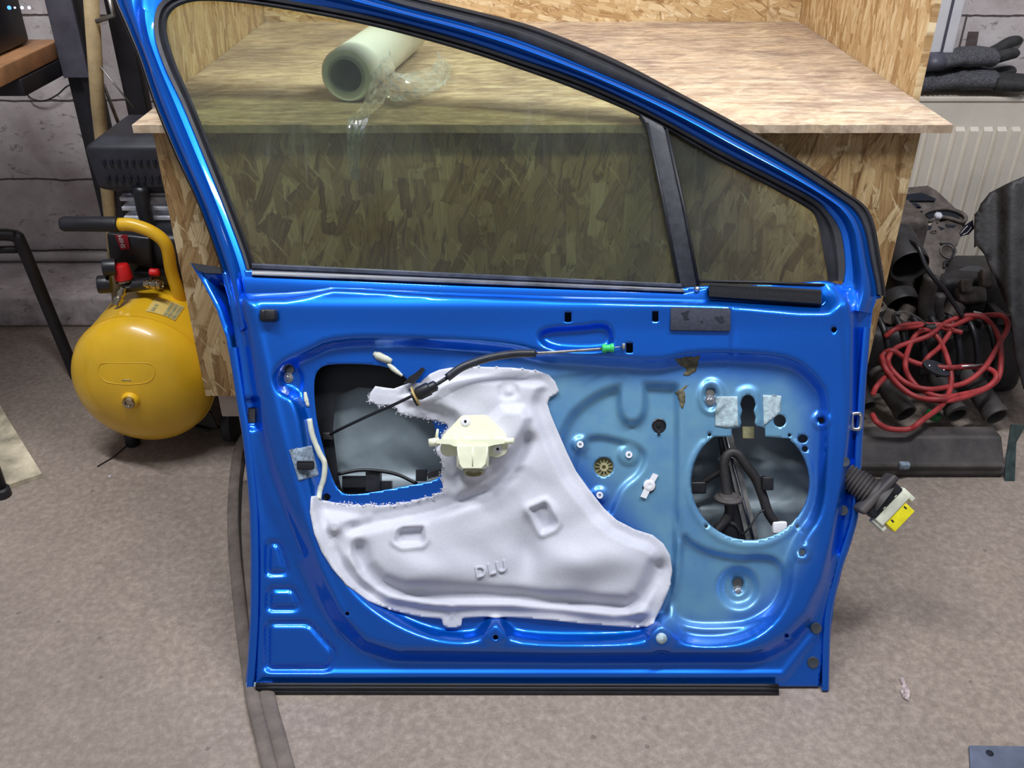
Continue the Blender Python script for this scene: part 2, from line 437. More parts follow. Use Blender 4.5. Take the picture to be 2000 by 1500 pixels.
M['greentape'] = plain('dark_green_plastic', (20, 110, 60), 0.4, 0, 0.1, 40, 0.03)
M['sealant'] = plain('cream_sealant', (206, 208, 190), 0.55, 0, 0.08, 30, 0.1)
M['tan'] = plain('tan_grommet', (178, 152, 96), 0.6, 0, 0.1, 30, 0.05)
M['white'] = plain('white_plastic', (232, 232, 238), 0.35, 0, 0.04, 10, 0.03)
M['pipewhite'] = plain('dusty_white_pipe', (186, 178, 176), 0.5, 0, 0.1, 14, 0.05)
M['felt'] = plain('grey_felt_pad', (120, 134, 150), 0.9, 0, 0.35, 180, 0.4)
M['feltlight'] = plain('pale_adhesive_pad', (164, 184, 192), 0.85, 0, 0.18, 120, 0.4)
M['plug'] = plain('grey_rubber_plug', (56, 62, 70), 0.7, 0, 0.15, 60, 0.1)
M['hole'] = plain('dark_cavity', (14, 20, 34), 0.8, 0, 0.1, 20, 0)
M['yellow'] = plain('yellow_enamel', (226, 178, 34), 0.34, 0, 0.06, 7, 0.05, coat=0.3)
M['redplastic'] = plain('red_plastic', (196, 28, 30), 0.36, 0, 0.1, 40, 0.05)
M['redlabel'] = plain('red_label', (150, 20, 40), 0.4, 0, 0.1, 30, 0.02)
M['brass'] = plain('nickel_brass', (178, 166, 146), 0.25, 1, 0.15, 60, 0.05)
M['alu'] = plain('cast_aluminium', (206, 208, 218), 0.45, 0.3, 0.15, 40, 0.2)
M['casting'] = plain('oily_casting', (92, 84, 80), 0.55, 0.35, 0.3, 26, 0.35, dist=0.003)
M['blackcast'] = plain('black_dusty_part', (38, 36, 38), 0.55, 0, 0.4, 18, 0.3, dist=0.003)
M['duct'] = plain('dusty_black_duct', (62, 58, 58), 0.6, 0, 0.35, 14, 0.25, dist=0.002)
M['redhose'] = plain('red_rubber_hose', (150, 48, 50), 0.55, 0, 0.2, 26, 0.15)
M['broom'] = plain('worn_wood_pole', (172, 150, 112), 0.65, 0, 0.12, 20, 0.2)
M['shelfwood'] = plain('orange_wood', (168, 122, 84), 0.6, 0, 0.18, 9, 0.2)
M['palewood'] = plain('pale_wood_block', (186, 170, 158), 0.75, 0, 0.12, 12, 0.2)
M['rackgrey'] = plain('grey_rack_steel', (92, 92, 106), 0.5, 0.3, 0.12, 16, 0.1)
M['rackblack'] = plain('black_rack_steel', (32, 30, 36), 0.5, 0.2, 0.2, 16, 0.1)
M['radiator'] = plain('cream_radiator_enamel', (226, 217, 204), 0.4, 0, 0.05, 5, 0.03)
M['glove'] = plain('grey_knit_glove', (84, 84, 90), 0.95, 0, 0.35, 160, 0.8, dist=0.003)
M['glovepalm'] = plain('black_coated_glove', (46, 46, 48), 0.7, 0, 0.3, 60, 0.4, dist=0.003)
M['plateblue'] = plain('blue_grey_plate', (92, 100, 120), 0.55, 0.3, 0.15, 14, 0.15)
M['dustyrubber'] = plain('dusty_grey_rubber', (104, 94, 88), 0.8, 0, 0.15, 30, 0.2)
M['seam'] = plain('black_seam', (28, 24, 22), 0.8, 0, 0.1, 30, 0)
M['foamsheet'] = None
def m_foam():
    t = NT('white_foam_sheet'); v = t.coord(); n = t.noise(v, 600, 3, 0.7); a = t.noise(v, 6, 5, 0.6)
    t.base(t.mix(t.mapr(n, 0.35, 0.65, 0, 0.5), t.ramp(a, [(0.3, (200, 201, 212)), (0.7, (218, 219, 227))]), (176, 179, 196)))
    t.set(Roughness=0.62, Sheen_Weight=0.15); t.bump(t.math('ADD', n, t.math('MULTIPLY', t.noise(v, 90, 3), 1.2)), 0.22, 0.001); return t.m
M['foamsheet'] = m_foam()
def m_glass(name, tint, dirt=0.08):
    t = NT(name); n = t.n; n.remove(t.p)
    tr = t.new('ShaderNodeBsdfTransparent'); tr.inputs[0].default_value = tint
    gl = t.new('ShaderNodeBsdfGlossy'); gl.inputs['Roughness'].default_value = 0.03; gl.inputs[0].default_value = (0.9, 0.95, 1, 1)
    fr = t.new('ShaderNodeFresnel'); fr.inputs[0].default_value = 1.5
    m1 = t.new('ShaderNodeMixShader'); t.link(fr.outputs[0], m1.inputs[0]); t.link(tr.outputs[0], m1.inputs[1]); t.link(gl.outputs[0], m1.inputs[2])
    df = t.new('ShaderNodeBsdfDiffuse'); df.inputs[0].default_value = (0.72, 0.78, 0.74, 1)
    m2 = t.new('ShaderNodeMixShader')
    st = t.noise(t.coord((60, 4, 4)), 1, 4, 0.6); cl = t.noise(t.coord(), 5, 5, 0.6)
    t.link(t.math('ADD', t.math('MULTIPLY', t.mapr(st, 0.6, 0.74, 0, 1), t.mapr(cl, 0.45, 0.7, 0, dirt*2.0)), t.mapr(cl, 0.3, 0.7, dirt*0.25, dirt)), m2.inputs[0])
    t.link(m1.outputs[0], m2.inputs[1]); t.link(df.outputs[0], m2.inputs[2]); t.link(m2.outputs[0], t.out.inputs[0]); return t.m
M['glass'] = m_glass('tinted_window_glass', (0.83, 0.87, 0.75, 1), 0.028)
M['glassq'] = m_glass('tinted_quarter_glass', (0.76, 0.79, 0.69, 1), 0.03)
def m_film():
    t = NT('clear_stretch_film'); n = t.n; n.remove(t.p); v = t.coord()
    tr = t.new('ShaderNodeBsdfTransparent'); tr.inputs[0].default_value = (0.93, 0.95, 0.95, 1)
    gl = t.new('ShaderNodeBsdfGlossy'); gl.inputs['Roughness'].default_value = 0.12
    df = t.new('ShaderNodeBsdfDiffuse'); df.inputs[0].default_value = (0.85, 0.9, 0.92, 1)
    m0 = t.new('ShaderNodeMixShader'); m0.inputs[0].default_value = 0.55; t.link(df.outputs[0], m0.inputs[1]); t.link(gl.outputs[0], m0.inputs[2])
    m1 = t.new('ShaderNodeMixShader'); t.link(t.mapr(t.noise(v, 45, 4, 0.6), 0.35, 0.68, 0.15, 0.75), m1.inputs[0]); t.link(tr.outputs[0], m1.inputs[1]); t.link(m0.outputs[0], m1.inputs[2])
    t.link(m1.outputs[0], t.out.inputs[0]); return t.m
M['film'] = m_film()
M['rollwhite'] = plain('wound_white_film', (226, 234, 232), 0.22, 0, 0.02, 5, 0.02)
M['core'] = plain('grey_cardboard_core', (150, 154, 154), 0.8, 0, 0.06, 30, 0.1)
def emis(name, c, s):
    t = NT(name); t.base((20, 20, 24)); t.set(Emission_Color=sl(c), Emission_Strength=s); return t.m
M['ledblue'] = emis('blue_indicator', (60, 120, 255), 4); M['ledwhite'] = emis('white_indicator', (220, 225, 255), 1.6)

# ================================================================== SETTING
WY = 2.80
MB().bb((-3.2, -1.5, -0.05), (3.2, WY, 0)).build('floor', M['concrete'], smooth=False, kind='structure')
wb = MB().bb((-3.2, WY, -0.05), (3.2, WY+0.12, 2.9)).build('wall_back', M['wall'], smooth=False, kind='structure')
MB().bb((-3.2, 2.50, 0), (-0.76, WY, 0.10), 0.012).build('trim_1', M['wall'], smooth='auto', kind='structure')

# ================================================================== WORKBENCH
TX0, TX1, TY0, TY1, TZ = -0.70, 0.813, 1.70, 2.765, 0.835
ben = empty('workbench', (0.05, 2.2, 0.0), 'chipboard workbench with raised side and back boards behind the blue car door', 'workbench')
def rough_board(lo, hi, jag, n=90):
    """flat board whose front edge is slightly ragged"""
    b = MB(); xs = [lo[0]+(hi[0]-lo[0])*i/n for i in range(n+1)]; V = []; F = []
    r = random.Random(3)
    for i, x in enumerate(xs):
        j = r.uniform(-1, 1)*jag if 0 < i < n else 0
        sag = -0.003*math.sin(PI*i/n)
        V += [(x, lo[1]+j, hi[2]+sag*0), (x, lo[1]+j*0.6, lo[2]), (x, hi[1], lo[2]), (x, hi[1], hi[2])]
    for i in range(n):
        a = i*4; c = a+4
        F += [(a, c, c+1, a+1), (a+1, c+1, c+2, a+2), (a+2, c+2, c+3, a+3), (a+3, c+3, c, a)]
    F += [(0, 1, 2, 3), (n*4, n*4+1, n*4+2, n*4+3)]
    return b.add(V, F)
rough_board((TX0, TY0, TZ-0.015), (TX1, TY1, TZ), 0.0022).build('table_top', M['osb_top'], ben, smooth=False)
MB().bb((-0.672, 1.72, 0.236), (0.765, 1.735, TZ-0.016)).build('front_panel', M['osb_front'], ben, smooth=False)
MB().bb((-0.672, 1.736, 0.236), (-0.657, 2.75, TZ-0.016)).build('side_panel', M['osb_side'], ben, smooth=False)
MB().bb((0.75, 1.736, 0.236), (0.765, 2.75, TZ-0.016)).build('side_panel', M['osb_side'], ben, smooth=False)
MB().bb((TX0-0.016, 1.905, TZ-0.02), (TX0-0.001, 2.78, 1.6)).build('side_board', M['osb_side'], ben, smooth=False)
MB().bb((TX1+0.001, 1.905, TZ-0.02), (TX1+0.016, 2.78, 1.6)).build('side_board', M['osb_side'], ben, smooth=False)
MB().bb((TX0, TY1+0.001, TZ-0.02), (TX1, TY1+0.016, 1.6)).build('back_board', M['osb_back'], ben, smooth=False)
for x in (-0.60, 0.70):
    for y in (1.83, 2.66):
        MB().bb((x-0.035, y-0.035, 0.0), (x+0.035, y+0.035, 0.235), 0.003).build('leg', M['palewood'], ben, smooth='auto')
MB().bb((-0.655, 1.70+0.045, 0.165), (-0.40, 1.79, 0.2345), 0.003).build('foot_rail', M['palewood'], ben, smooth='auto', label='pale wooden rail under the panel')

# ================================================================== CAR DOOR
door = empty('car_door', DO, 'blue metallic car door without its inner trim, leaning on the chipboard workbench', 'car door')
OUT = [(431, 530), (446, 585), (456, 640), (467, 720), (476, 800), (483, 880), (492, 950), (502, 1020), (505, 1100), (504, 1200), (497, 1338),
       (560, 1340), (900, 1341), (1300, 1341), (1600, 1341), (1607, 1290), (1614, 1225), (1622, 1160), (1636, 1100), (1656, 1040), (1668, 1000), (1674, 940), (1680, 850), (1688, 740), (1698, 620), (1702, 598), (1690, 582), (1660, 560), (1612, 548), (1500, 556), (1380, 558), (1336, 562), (900, 546), (497, 527)]
MO = [(448, 570), (455, 600), (470, 760), (490, 920), (512, 1000), (560, 1080), (600, 1160), (650, 1240), (700, 1278), (760, 1296), (1100, 1300), (1470, 1299),
      (1510, 1292), (1555, 1268), (1602, 1214), (1628, 1144), (1645, 1045), (1660, 950), (1676, 800), (1680, 640), (1690, 540), (1600, 540), (1600, 590), (1400, 578), (1100, 572), (850, 566), (660, 555), (470, 562)]
MI = [(486, 592), (560, 592), (600, 584), (650, 570), (700, 571), (850, 580), (1100, 590), (1400, 600), (1560, 616), (1620, 616), (1650, 596), (1660, 640), (1658, 800), (1640, 950), (1620, 1045), (1598, 1130),
      (1568, 1188), (1528, 1232), (1492, 1254), (1462, 1264), (1100, 1264), (790, 1260), (722, 1238), (670, 1184), (630, 1095), (598, 1000), (572, 920), (546, 830), (518, 730), (496, 640)]
RC = chaikin([(655, 666), (830, 669), (1000, 680), (1060, 700), (1180, 706), (1290, 714), (1345, 698), (1425, 696), (1542, 704), (1588, 740), (1612, 778), (1608, 900), (1600, 1000), (1562, 1050), (1542, 1100), (1538, 1160), (1500, 1222), (1430, 1254), (1340, 1253),
      (1318, 1228), (1292, 1205), (1266, 1228), (1250, 1249), (1010, 1249), (985, 1222), (968, 1206), (950, 1222), (930, 1246), (850, 1242), (760, 1204), (690, 1146), (645, 1070), (620, 985), (604, 900), (592, 810), (575, 770), (552, 762), (540, 735), (556, 712), (600, 694)], 2)
AA = chaikin([(1100, 830), (1150, 780), (1215, 752), (1316, 755), (1320, 760), (1318, 1000), (1322, 1100), (1318, 1180), (1290, 1215), (1100, 1200), (1060, 1000)], 2)
AB = chaikin([(1130, 870), (1160, 850), (1215, 862), (1246, 872), (1262, 890), (1250, 925), (1215, 950), (1200, 985), (1190, 1010), (1160, 1000), (1150, 960), (1120, 930)], 2)
UU = chaikin([(1212, 735), (1258, 735), (1262, 795), (1252, 822), (1235, 828), (1218, 822), (1208, 795)], 2)
BB = chaikin([(1332, 1040), (1350, 1062), (1390, 1080), (1450, 1090), (1480, 1086), (1520, 1092), (1534, 1130), (1520, 1180), (1470, 1215), (1430, 1222), (1340, 1222), (1310, 1195), (1326, 1140)], 2)
DIM = circ(1442, 1148, 36, 32)
HI = chaikin([(1052, 655), (1070, 643), (1130, 641), (1180, 634), (1192, 645), (1196, 668), (1182, 684), (1095, 684), (1062, 672)], 2)
PK = chaikin([(548, 715), (575, 712), (592, 730), (590, 765), (565, 775), (545, 760)], 2)
P2 = circ(1390, 775, 26, 24, 34)
SL = chaikin([(1436, 765), (1452, 755), (1470, 755), (1484, 768), (1488, 842), (1434, 842)], 1)
HANDS = chaikin([(858, 800), (1042, 795), (1000, 900), (960, 930)], 1)
def pf(X, Y):
    X = np.asarray(X, float); Y = np.asarray(Y, float)
    W = 0.035*ramp2(MO, MI, X, Y)
    # double bead along the shut face
    L = [(496, 600), (522, 720), (548, 830), (572, 925), (600, 1020), (628, 1110), (668, 1195), (715, 1250), (780, 1272)]
    W += 0.0035*ridge(L, X, Y, 7)*(Y > 560)
    L2 = [(474, 640), (488, 740), (508, 850), (530, 930), (560, 1010), (590, 1080)]
    W -= 0.006*ridge(L2, X, Y, 10)
    # belt undulation
    W += 0.005*ss((Y-650)/-70)*ss((Y-575)/30)
    W -= 0.030*step(RC, X, Y, 32)
    W -= 0.0035*ridge([(1432, 600), (1432, 690)], X, Y, 5)
    W -= 0.017*step(AA, X, Y, 22)*(1-step(UU, X, Y, 16))
    W -= 0.011*step(AB, X, Y, 14)
    W -= 0.014*step(BB, X, Y, 16)
    W -= 0.016*step(DIM, X, Y, 22)
    W -= 0.018*step(HI, X, Y, 16)
    W -= 0.006*step(PK, X, Y, 12)
    W += 0.006*step(P2, X, Y, 10) - 0.010*step(circ(1388, 778, 15, 20, 24), X, Y, 8)
    W += 0.004*step(SL, X, Y, 10)
    for c, r in (((1133, 868), 15), ((1228, 888), 20), ((1171, 967), 15)): W += 0.006*ss((r-np.hypot(X-c[0], Y-c[1]))/8+0.5)
    for c in ((1604, 821), (1567, 1079)):
        d = np.hypot(X-c[0], Y-c[1]); W += 0.004*ss((17-d)/6+0.5) - 0.004*ss((9-d)/5+0.5)
    W -= 0.012*step(circ(1441, 1142, 12, 16, 18), X, Y, 6)
    W += 0.006*ss((22-np.hypot(X-968, Y-1238))/14+0.5)+0.008*ss((24-np.hypot(X-1292, Y-1244))/16+0.5)
    # lower notch flanks
    W -= 0.004*ridge([(1318, 760), (1320, 1000), (1330, 1050)], X, Y, 7)
    W += 0.003*ridge(circ(1465, 945, 122, 40)+[(1587, 945)], X, Y, 5)*(Y > 860)
    # embossed corner panels
    for E in (EM1, EM2, EM3):
        d = sdf(E, X, Y); W -= 0.0070*np.exp(-(d/5.5)**2)
    # jamb: hem and pocket round the latch
    W += 0.004*np.exp(-((pdist(OUT[:11], X, Y, False)-7)/5)**2)
    W -= 0.010*step(rect(476, 778, 505, 838), X, Y, 8)
    W -= 0.006*step([(1640, 560), (1700, 560), (1690, 900), (1660, 900)], X, Y, 14)*0.6
    # lower sill ledge
    W += 0.006*ridge([(520, 1318), (1530, 1318), (1590, 1240), (1640, 1090)], X, Y, 9)
    # slight undulation so highlights roll as on pressed steel
    W += 0.0006*np.sin(X/61.0+Y/47.0)+0.0005*np.sin(Y/33.0-X/90.0)
    return W
EM1 = rnd([(525, 1061), (544, 1060), (562, 1118), (523, 1120)], 9)
EM2 = rnd([(527, 1150), (572, 1150), (587, 1182), (576, 1189), (525, 1189)], 9)
EM3 = rnd([(523, 1217), (604, 1217), (656, 1276), (642, 1307), (523, 1307)], 13)
def pw(x, y): return float(pf(np.array([x]), np.array([y]))[0])
OV = [(880, 720), (1100, 705), (1300, 718), (1540, 722), (1590, 790), (1580, 1080), (1520, 1180), (1420, 1245), (1290, 1235), (1240, 1050), (1060, 850)]
def overspray(X, Y): return ss(sdf(OV, X, Y)/90+0.35)*0.95
H_L = chaikin([(612, 745), (622, 718), (650, 710), (740, 712), (782, 727), (815, 762), (838, 800), (852, 845), (866, 900), (864, 936), (800, 948), (692, 968), (662, 962), (645, 925), (630, 870), (617, 815)], 2)
H_S = [(1395, 853), (1412, 853), (1429, 853), (1429, 837), (1444, 836), (1448, 826), (1446, 815), (1450, 802), (1446, 790), (1449, 779), (1454, 773), (1461, 771), (1468, 773), (1473, 779), (1476, 790), (1472, 802), (1476, 815), (1474, 826), (1478, 832), (1494, 836), (1495, 853), (1545, 857)]
for k in range(40):
    a = math.radians(-47+k*(274.0/39)); H_S.append((1465+115*math.cos(a), 942+113*math.sin(a)))
HOLES = [H_L, H_S, rect(1103, 610, 1116, 629), rect(1274, 608, 1286, 628), rect(1223, 670, 1236, 689), circ(1523, 822, 12), circ(1568, 857, 10, 20, 8), circ(1572, 877, 6, 14),
         circ(1604, 821, 5.5, 14), circ(1567, 1079, 6, 14), circ(1629, 644, 5.5, 14), circ(638, 971, 7, 16), circ(968, 1245, 5, 14), circ(678, 1199, 4, 12), circ(1287, 831, 12, 20), circ(1179, 912, 19, 28),
         circ(1386, 849, 3.5, 10), circ(1542, 850, 3.5, 10), circ(1379, 1028, 3.5, 10), circ(1557, 1028, 3.5, 10),
         rect(484, 797, 499, 826), circ(1268, 948, 11, 18), circ(1537, 1242, 4, 10), circ(565, 722, 8.5, 16), circ(1388, 768, 8.5, 16), circ(1441, 1139, 9, 16)]
panel = field('inner_panel', OUT, HOLES, 5.0, pf, M['paint'], door, thick=0.0011, attr={'overspray': overspray})

# outer skin: bowed sheet behind, blue outside, grey coat inside
SK = [(372, 514), (398, 556), (424, 606), (442, 660), (453, 720), (464, 780), (474, 850), (482, 920), (488, 1000), (490, 1100), (489, 1200), (484, 1290), (478, 1352), (700, 1354), (1100, 1354), (1400, 1352), (1619, 1349), (1620, 1290), (1622, 1230), (1630, 1170), (1645, 1110), (1664, 1055), (1676, 1010), (1680, 950), (1685, 850), (1692, 740), (1700, 640), (1706, 585), (1722, 582), (1712, 560), (1400, 562), (900, 546), (440, 525)]
def skw(X, Y):
    d = np.maximum(sdf(SK, X, Y), 0); b = ss(d/55.0)
    return -0.003 - 0.075*b*(0.75+0.25*np.cos((Y-900)/420.0)) - 0.010*ss((Y-800)/60.0)*ss((1290-Y)/60.0)*b + 0.012*b*np.exp(-((Y-915+0.05*(X-1400))/16.0)**2) + 0.010*b*np.exp(-((Y-1003+0.06*(X-1400))/14.0)**2)
skin = field('outer_skin', SK, [], 13.0, skw, [M['paint'], M['ecoat'], M['paint'], M['paint']], door, thick=0.001, bstep=9)
skin.modifiers['thickness'].material_offset = 2; skin.modifiers['thickness'].material_offset_rim = 2
_c = []
for p in skin.data.polygons:
    q = p.center + DO - CAM; dz = q.dot(FW); px = 1000+q.dot(RT)/dz*FPX; py = 750-q.dot(UP)/dz*FPX
    _c.append((px, py))
_c = np.array(_c); _in = inside(MI, _c[:, 0], _c[:, 1])
for p, k in zip(skin.data.polygons, _in): p.material_index = 1 if k else 0
# hem flange seen round the panel
def hem(pts, wd, h0, h1, name='hem_flange'):
    P = crom([Vector((x, y, 0)) for x, y in pts], 5); V = []; F = []
    n = len(P)
    for i in range(n):
        a = P[max(i-1, 0)]; b = P[min(i+1, n-1)]; t = (b-a).normalized(); nn = Vector((-t.y, t.x, 0))
        for off, h in ((0, h0), (0.15, h1), (0.5, h1), (0.85, h1), (1.0, h0)):
            q = P[i]+nn*(off*wd); V.append(D(q.x, q.y, h))
        q = P[i]; V.append(D(q.x, q.y, h0)-DP.ew*0.004)
    for i in range(n-1):
        for k in range(5): F.append((i*6+k, i*6+k+1, i*6+6+k+1, i*6+6+k))
    return mesh(name, V, F, M['paint'], door)
hem([(447, 680), (460, 770), (473, 850), (482, 930), (488, 1000), (490, 1100), (489, 1200), (484, 1290), (479, 1352)][::1], -17, 0.0, 0.006)
hem([(1700, 640), (1692, 740), (1685, 850), (1680, 950), (1676, 1010), (1664, 1055), (1645, 1110), (1630, 1170), (1622, 1230), (1619, 1349)][::1], 15, 0.0, 0.006)

# bottom weather strip, two lips
b = MB()
for dy, r, h in ((1337, 0.0035, 0.010), (1343, 0.0045, 0.009), (1350, 0.0055, 0.006)):
    pts = [D(x, dy + (x-500)*0.002, h) for x in range(500, 1549, 30)]; b.tube(pts, r, 10)
b.build('sill_seal', M['rubber'], door)
plate('corner_tape', [(482, 1332), (530, 1336), (530, 1350), (479, 1352)], 0.001, 0.0035, M['feltlight'], door, label='cloudy clear tape on the lower corner')

# window frame
KEY = [((502, 600), (496, 625), (466, 650), (462, 650)), ((497, 520), (484, 528), (437, 530), (433, 531)), ((455, 400), (440, 405), (391, 400), (387, 401)), ((412, 288), (395, 294), (347, 300), (341, 302)), ((376, 199), (358, 205), (306, 200), (300, 202)),
       ((342, 120), (322, 128), (278, 115), (271, 118)), ((326, 60), (303, 64), (252, 50), (244, 53)), ((333, 26), (310, 12), (225, -20), (215, -20)), ((362, 7), (350, -14), (215, -120), (200, -130)), ((412, 2), (412, -16), (380, -125), (380, -145)),
       ((500, 10), (505, -8), (540, -66), (545, -91)), ((628, 31), (633, 14), (660, -25), (668, -50)), ((750, 57), (756, 40), (780, 12), (790, -12)), ((890, 95), (896, 78), (920, 49), (932, 22)), ((1000, 130), (1006, 114), (1035, 86), (1050, 54)),
       ((1130, 177), (1138, 160), (1180, 146), (1200, 115)), ((1258, 232), (1268, 220), (1318, 208), (1333, 184)), ((1400, 312), (1412, 298), (1456, 280), (1470, 258)), ((1500, 364), (1514, 350), (1550, 332), (1565, 316)), ((1568, 402), (1588, 390), (1632, 384), (1648, 372)),
       ((1590, 420), (1620, 420), (1668, 412), (1690, 402)), ((1600, 450), (1640, 455), (1688, 450), (1708, 438)), ((1609, 500), (1648, 510), (1700, 510), (1720, 503)), ((1617, 550), (1646, 548), (1712, 574), (1730, 580)), ((1612, 585), (1636, 600), (1702, 612), (1716, 610))]
SUB = 8
rails = [crom([Vector((k[j][0], k[j][1], 0)) for k in KEY], SUB) for j in range(4)]
NR = len(rails[0])
def loft(ra, rb, sec, name, mat, i0=0, i1=None):
    i1 = i1 or NR; V = []; F = []; m = len(sec)
    for i in range(i0, i1):
        A = rails[ra][i]; B = rails[rb][i]
        for a, h in sec:
            q = A.lerp(B, a); V.append(D(q.x, q.y, h))
    for i in range(i1-i0-1):
        for k in range(m): F.append((i*m+k, i*m+(k+1) % m, (i+1)*m+(k+1) % m, (i+1)*m+k))
    F += [tuple(range(m)), tuple((i1-i0-1)*m+k for k in range(m))]
    return mesh(name, V, F, mat, door, smooth='auto')
loft(1, 2, [(0, -0.018), (0.0, -0.004), (0.12, -0.001), (0.3, 0.002), (0.42, 0.009), (0.52, 0.018), (0.62, 0.022), (0.72, 0.021), (0.82, 0.014), (0.88, 0.006), (0.92, 0.003), (1.0, 0.002), (1.0, -0.028), (0.5, -0.028), (0.0, -0.026)], 'window_frame', M['paint'])
loft(0, 1, [(0, -0.022), (0.0, -0.010), (0.25, -0.004), (0.5, -0.007), (0.7, -0.001), (1.05, 0.001), (1.08, -0.004), (1.0, -0.026)], 'window_channel', M['rubber'], SUB, NR-SUB)
loft(2, 3, [(-0.05, -0.004), (0.0, 0.003), (0.2, 0.007), (0.5, 0.008), (0.65, 0.003), (0.8, 0.006), (1.0, -0.002), (1.0, -0.018), (0.5, -0.026), (0.0, -0.024)], 'frame_seal', M['rubber'], SUB, NR-SUB)
# window panes
Gp = [(v.x, v.y) for v in rails[0]]
def gl_poly(i0, i1): return Gp[i0*SUB:i1*SUB+1]
main_poly = [(486, 524)] + [(x-6 if i < 6*SUB else x, y-6) for i, (x, y) in enumerate(gl_poly(2, 16))] + [(1285, 235), (1345, 565), (900, 552), (486, 532)]
plate('window_glass', main_poly, -0.0175, -0.0135, M['glass'], door)
q_poly = [(1295, 240)] + [(x+5, y-5) for x, y in gl_poly(17, 23)] + [(1640, 566), (1352, 566)]
plate('quarter_glass', q_poly, -0.0175, -0.0135, M['glassq'], door)
# divider bar
bar = [(1250, 222), (1296, 246), (1304, 262), (1340, 420), (1366, 560), (1344, 566), (1325, 556), (1290, 370), (1266, 250)]
plate('divider_bar', bar, -0.024, -0.002, M['trim'], door, bev=0.002)
b = MB(); b.tube([D(x, y, -0.001) for x, y in ((1302, 252), (1338, 415), (1364, 556))], 0.0028, 8); b.tube([D(x, y, -0.002) for x, y in ((1264, 240), (1296, 395), (1326, 552))], 0.0026, 8)
b.build('divider_lip', M['rubber'], door)
# corner post inside quarter opening
0 and plate('frame_gusset', [(1590, 425), (1622, 422), (1643, 465), (1651, 520), (1648, 560), (1622, 562), (1612, 500)], -0.02, -0.001, M['rubber'], door, bev=0.003)
# belt strips
def strip(name, top, bot, h0, h1, mat, crown=0.004):
    V = []; F = []; n = 40
    for i in range(n+1):
        t = i/n; A = Vector((*top[0], 0)).lerp(Vector((*top[1], 0)), t); B = Vector((*bot[0], 0)).lerp(Vector((*bot[1], 0)), t)
        for a, h in ((0, h0), (0.0, h1*0.6), (0.12, h1), (0.35, h1-0.001), (0.45, h1-crown), (0.6, h1-crown*0.9), (0.85, h1), (1.0, h1*0.5), (1.0, h0)):
            q = A.lerp(B, a); V.append(D(q.x, q.y, h))
    m = 9
    for i in range(n):
        for k in range(m): F.append((i*m+k, i*m+(k+1) % m, (i+1)*m+(k+1) % m, (i+1)*m+k))
    F += [tuple(range(m)), tuple(n*m+k for k in range(m))]
    return mesh(name, V, F, mat, door, smooth='auto')
strip('belt_strip', ((492, 514), (1330, 554)), ((492, 541), (1338, 573)), -0.010, 0.016, M['beltstrip'])
plate('belt_flange', [(470, 540), (900, 556), (1338, 571), (1384, 560), (1384, 578), (1600, 598), (1640, 560), (1668, 580), (1630, 616), (1400, 604), (900, 584), (640, 572), (560, 594), (478, 590)], -0.002, 0.012, M['paint'], door, bev=0.004)
strip('foam_strip', ((1386, 552), (1604, 566)), ((1384, 583), (1604, 598)), -0.008, 0.026, M['foamblack'], 0.0)
b = MB(); b.tube([D(x, y, 0.0) for x, y in ((1366, 549), (1500, 552), (1616, 557))], 0.003, 8); b.build('glass_lip', M['rubber'], door)
# outer belt moulding end on the left
b = MB(); b.prism([D(x, y, 0.0) for x, y in ((373, 513), (440, 523), (452, 536), (400, 533), (384, 527))], -DP.ew*0.012); b.build('belt_moulding', M['rubber'], door, smooth=False)

# latch opening
plate('latch', rect(485, 798, 498, 825), -0.035, -0.006, M['darksteel'], door)
# striker / check strap on the hinge side
b = MB(); c = [D(x, y, 0.012) for x, y in ((1664, 812), (1668, 808), (1678, 808), (1681, 812), (1680, 832), (1676, 838), (1666, 838), (1664, 832))]
b.tube(crom(c, 4, True), 0.0035, 8, True); b.build('check_strap_loop', M['steel'], door)

# bolts
def bolt(x, y, h, r, name='bolt', mat=None, dome=False):
    mat = mat or M['steel']; p = D(x, y, h); b = MB()
    if dome: b.lathe([(r, -0.004), (r, 0.001), (r*0.92, 0.003), (r*0.6, 0.0055), (0, 0.0065)], p, DP.ew, 24)
    else:
        b.lathe([(r*1.25, -0.002), (r*1.25, 0.0012), (r*0.95, 0.0016)], p, DP.ew, 24); b.lathe([(r*0.9, 0.0012), (r*0.9, 0.005), (r*0.7, 0.0062)], p, DP.ew, 6)
        b.lathe([(r*0.45, 0.006), (r*0.45, 0.0085), (r*0.3, 0.009)], p, DP.ew, 12)
    return b.build(name, mat, door, smooth='auto')
for x, y in ((563, 738), (1387, 782), (1441, 1154)): bolt(x, y, pw(x, y)+0.001, 0.0075)
for x, y, r in ((565, 722, 0.008), (1388, 768, 0.008), (1441, 1139, 0.009)):
    MB().lathe([(r, -0.008), (r, -0.003), (r*0.5, -0.0025)], D(x, y, pw(x, y+14)+0.0035), DP.ew, 20).build('bolt', M['dullsteel'], door, smooth='auto')
bolt(1361, 565, 0.012, 0.0055, 'screw', dome=True)
bolt(1292, 1247, pw(1292, 1247)+0.001, 0.0095, 'bumper_button', M['feltlight'], True)
for x, y in ((1133, 868), (1228, 888), (1171, 967)):
    p = D(x, y, pw(x, y)); MB().lathe([(0.0028, 0.0), (0.0028, 0.005), (0.0058, 0.005), (0.0062, 0.003), (0.0062, -0.002)], p, DP.ew, 20).build('rivet_nut', M['white'], door, smooth='auto')
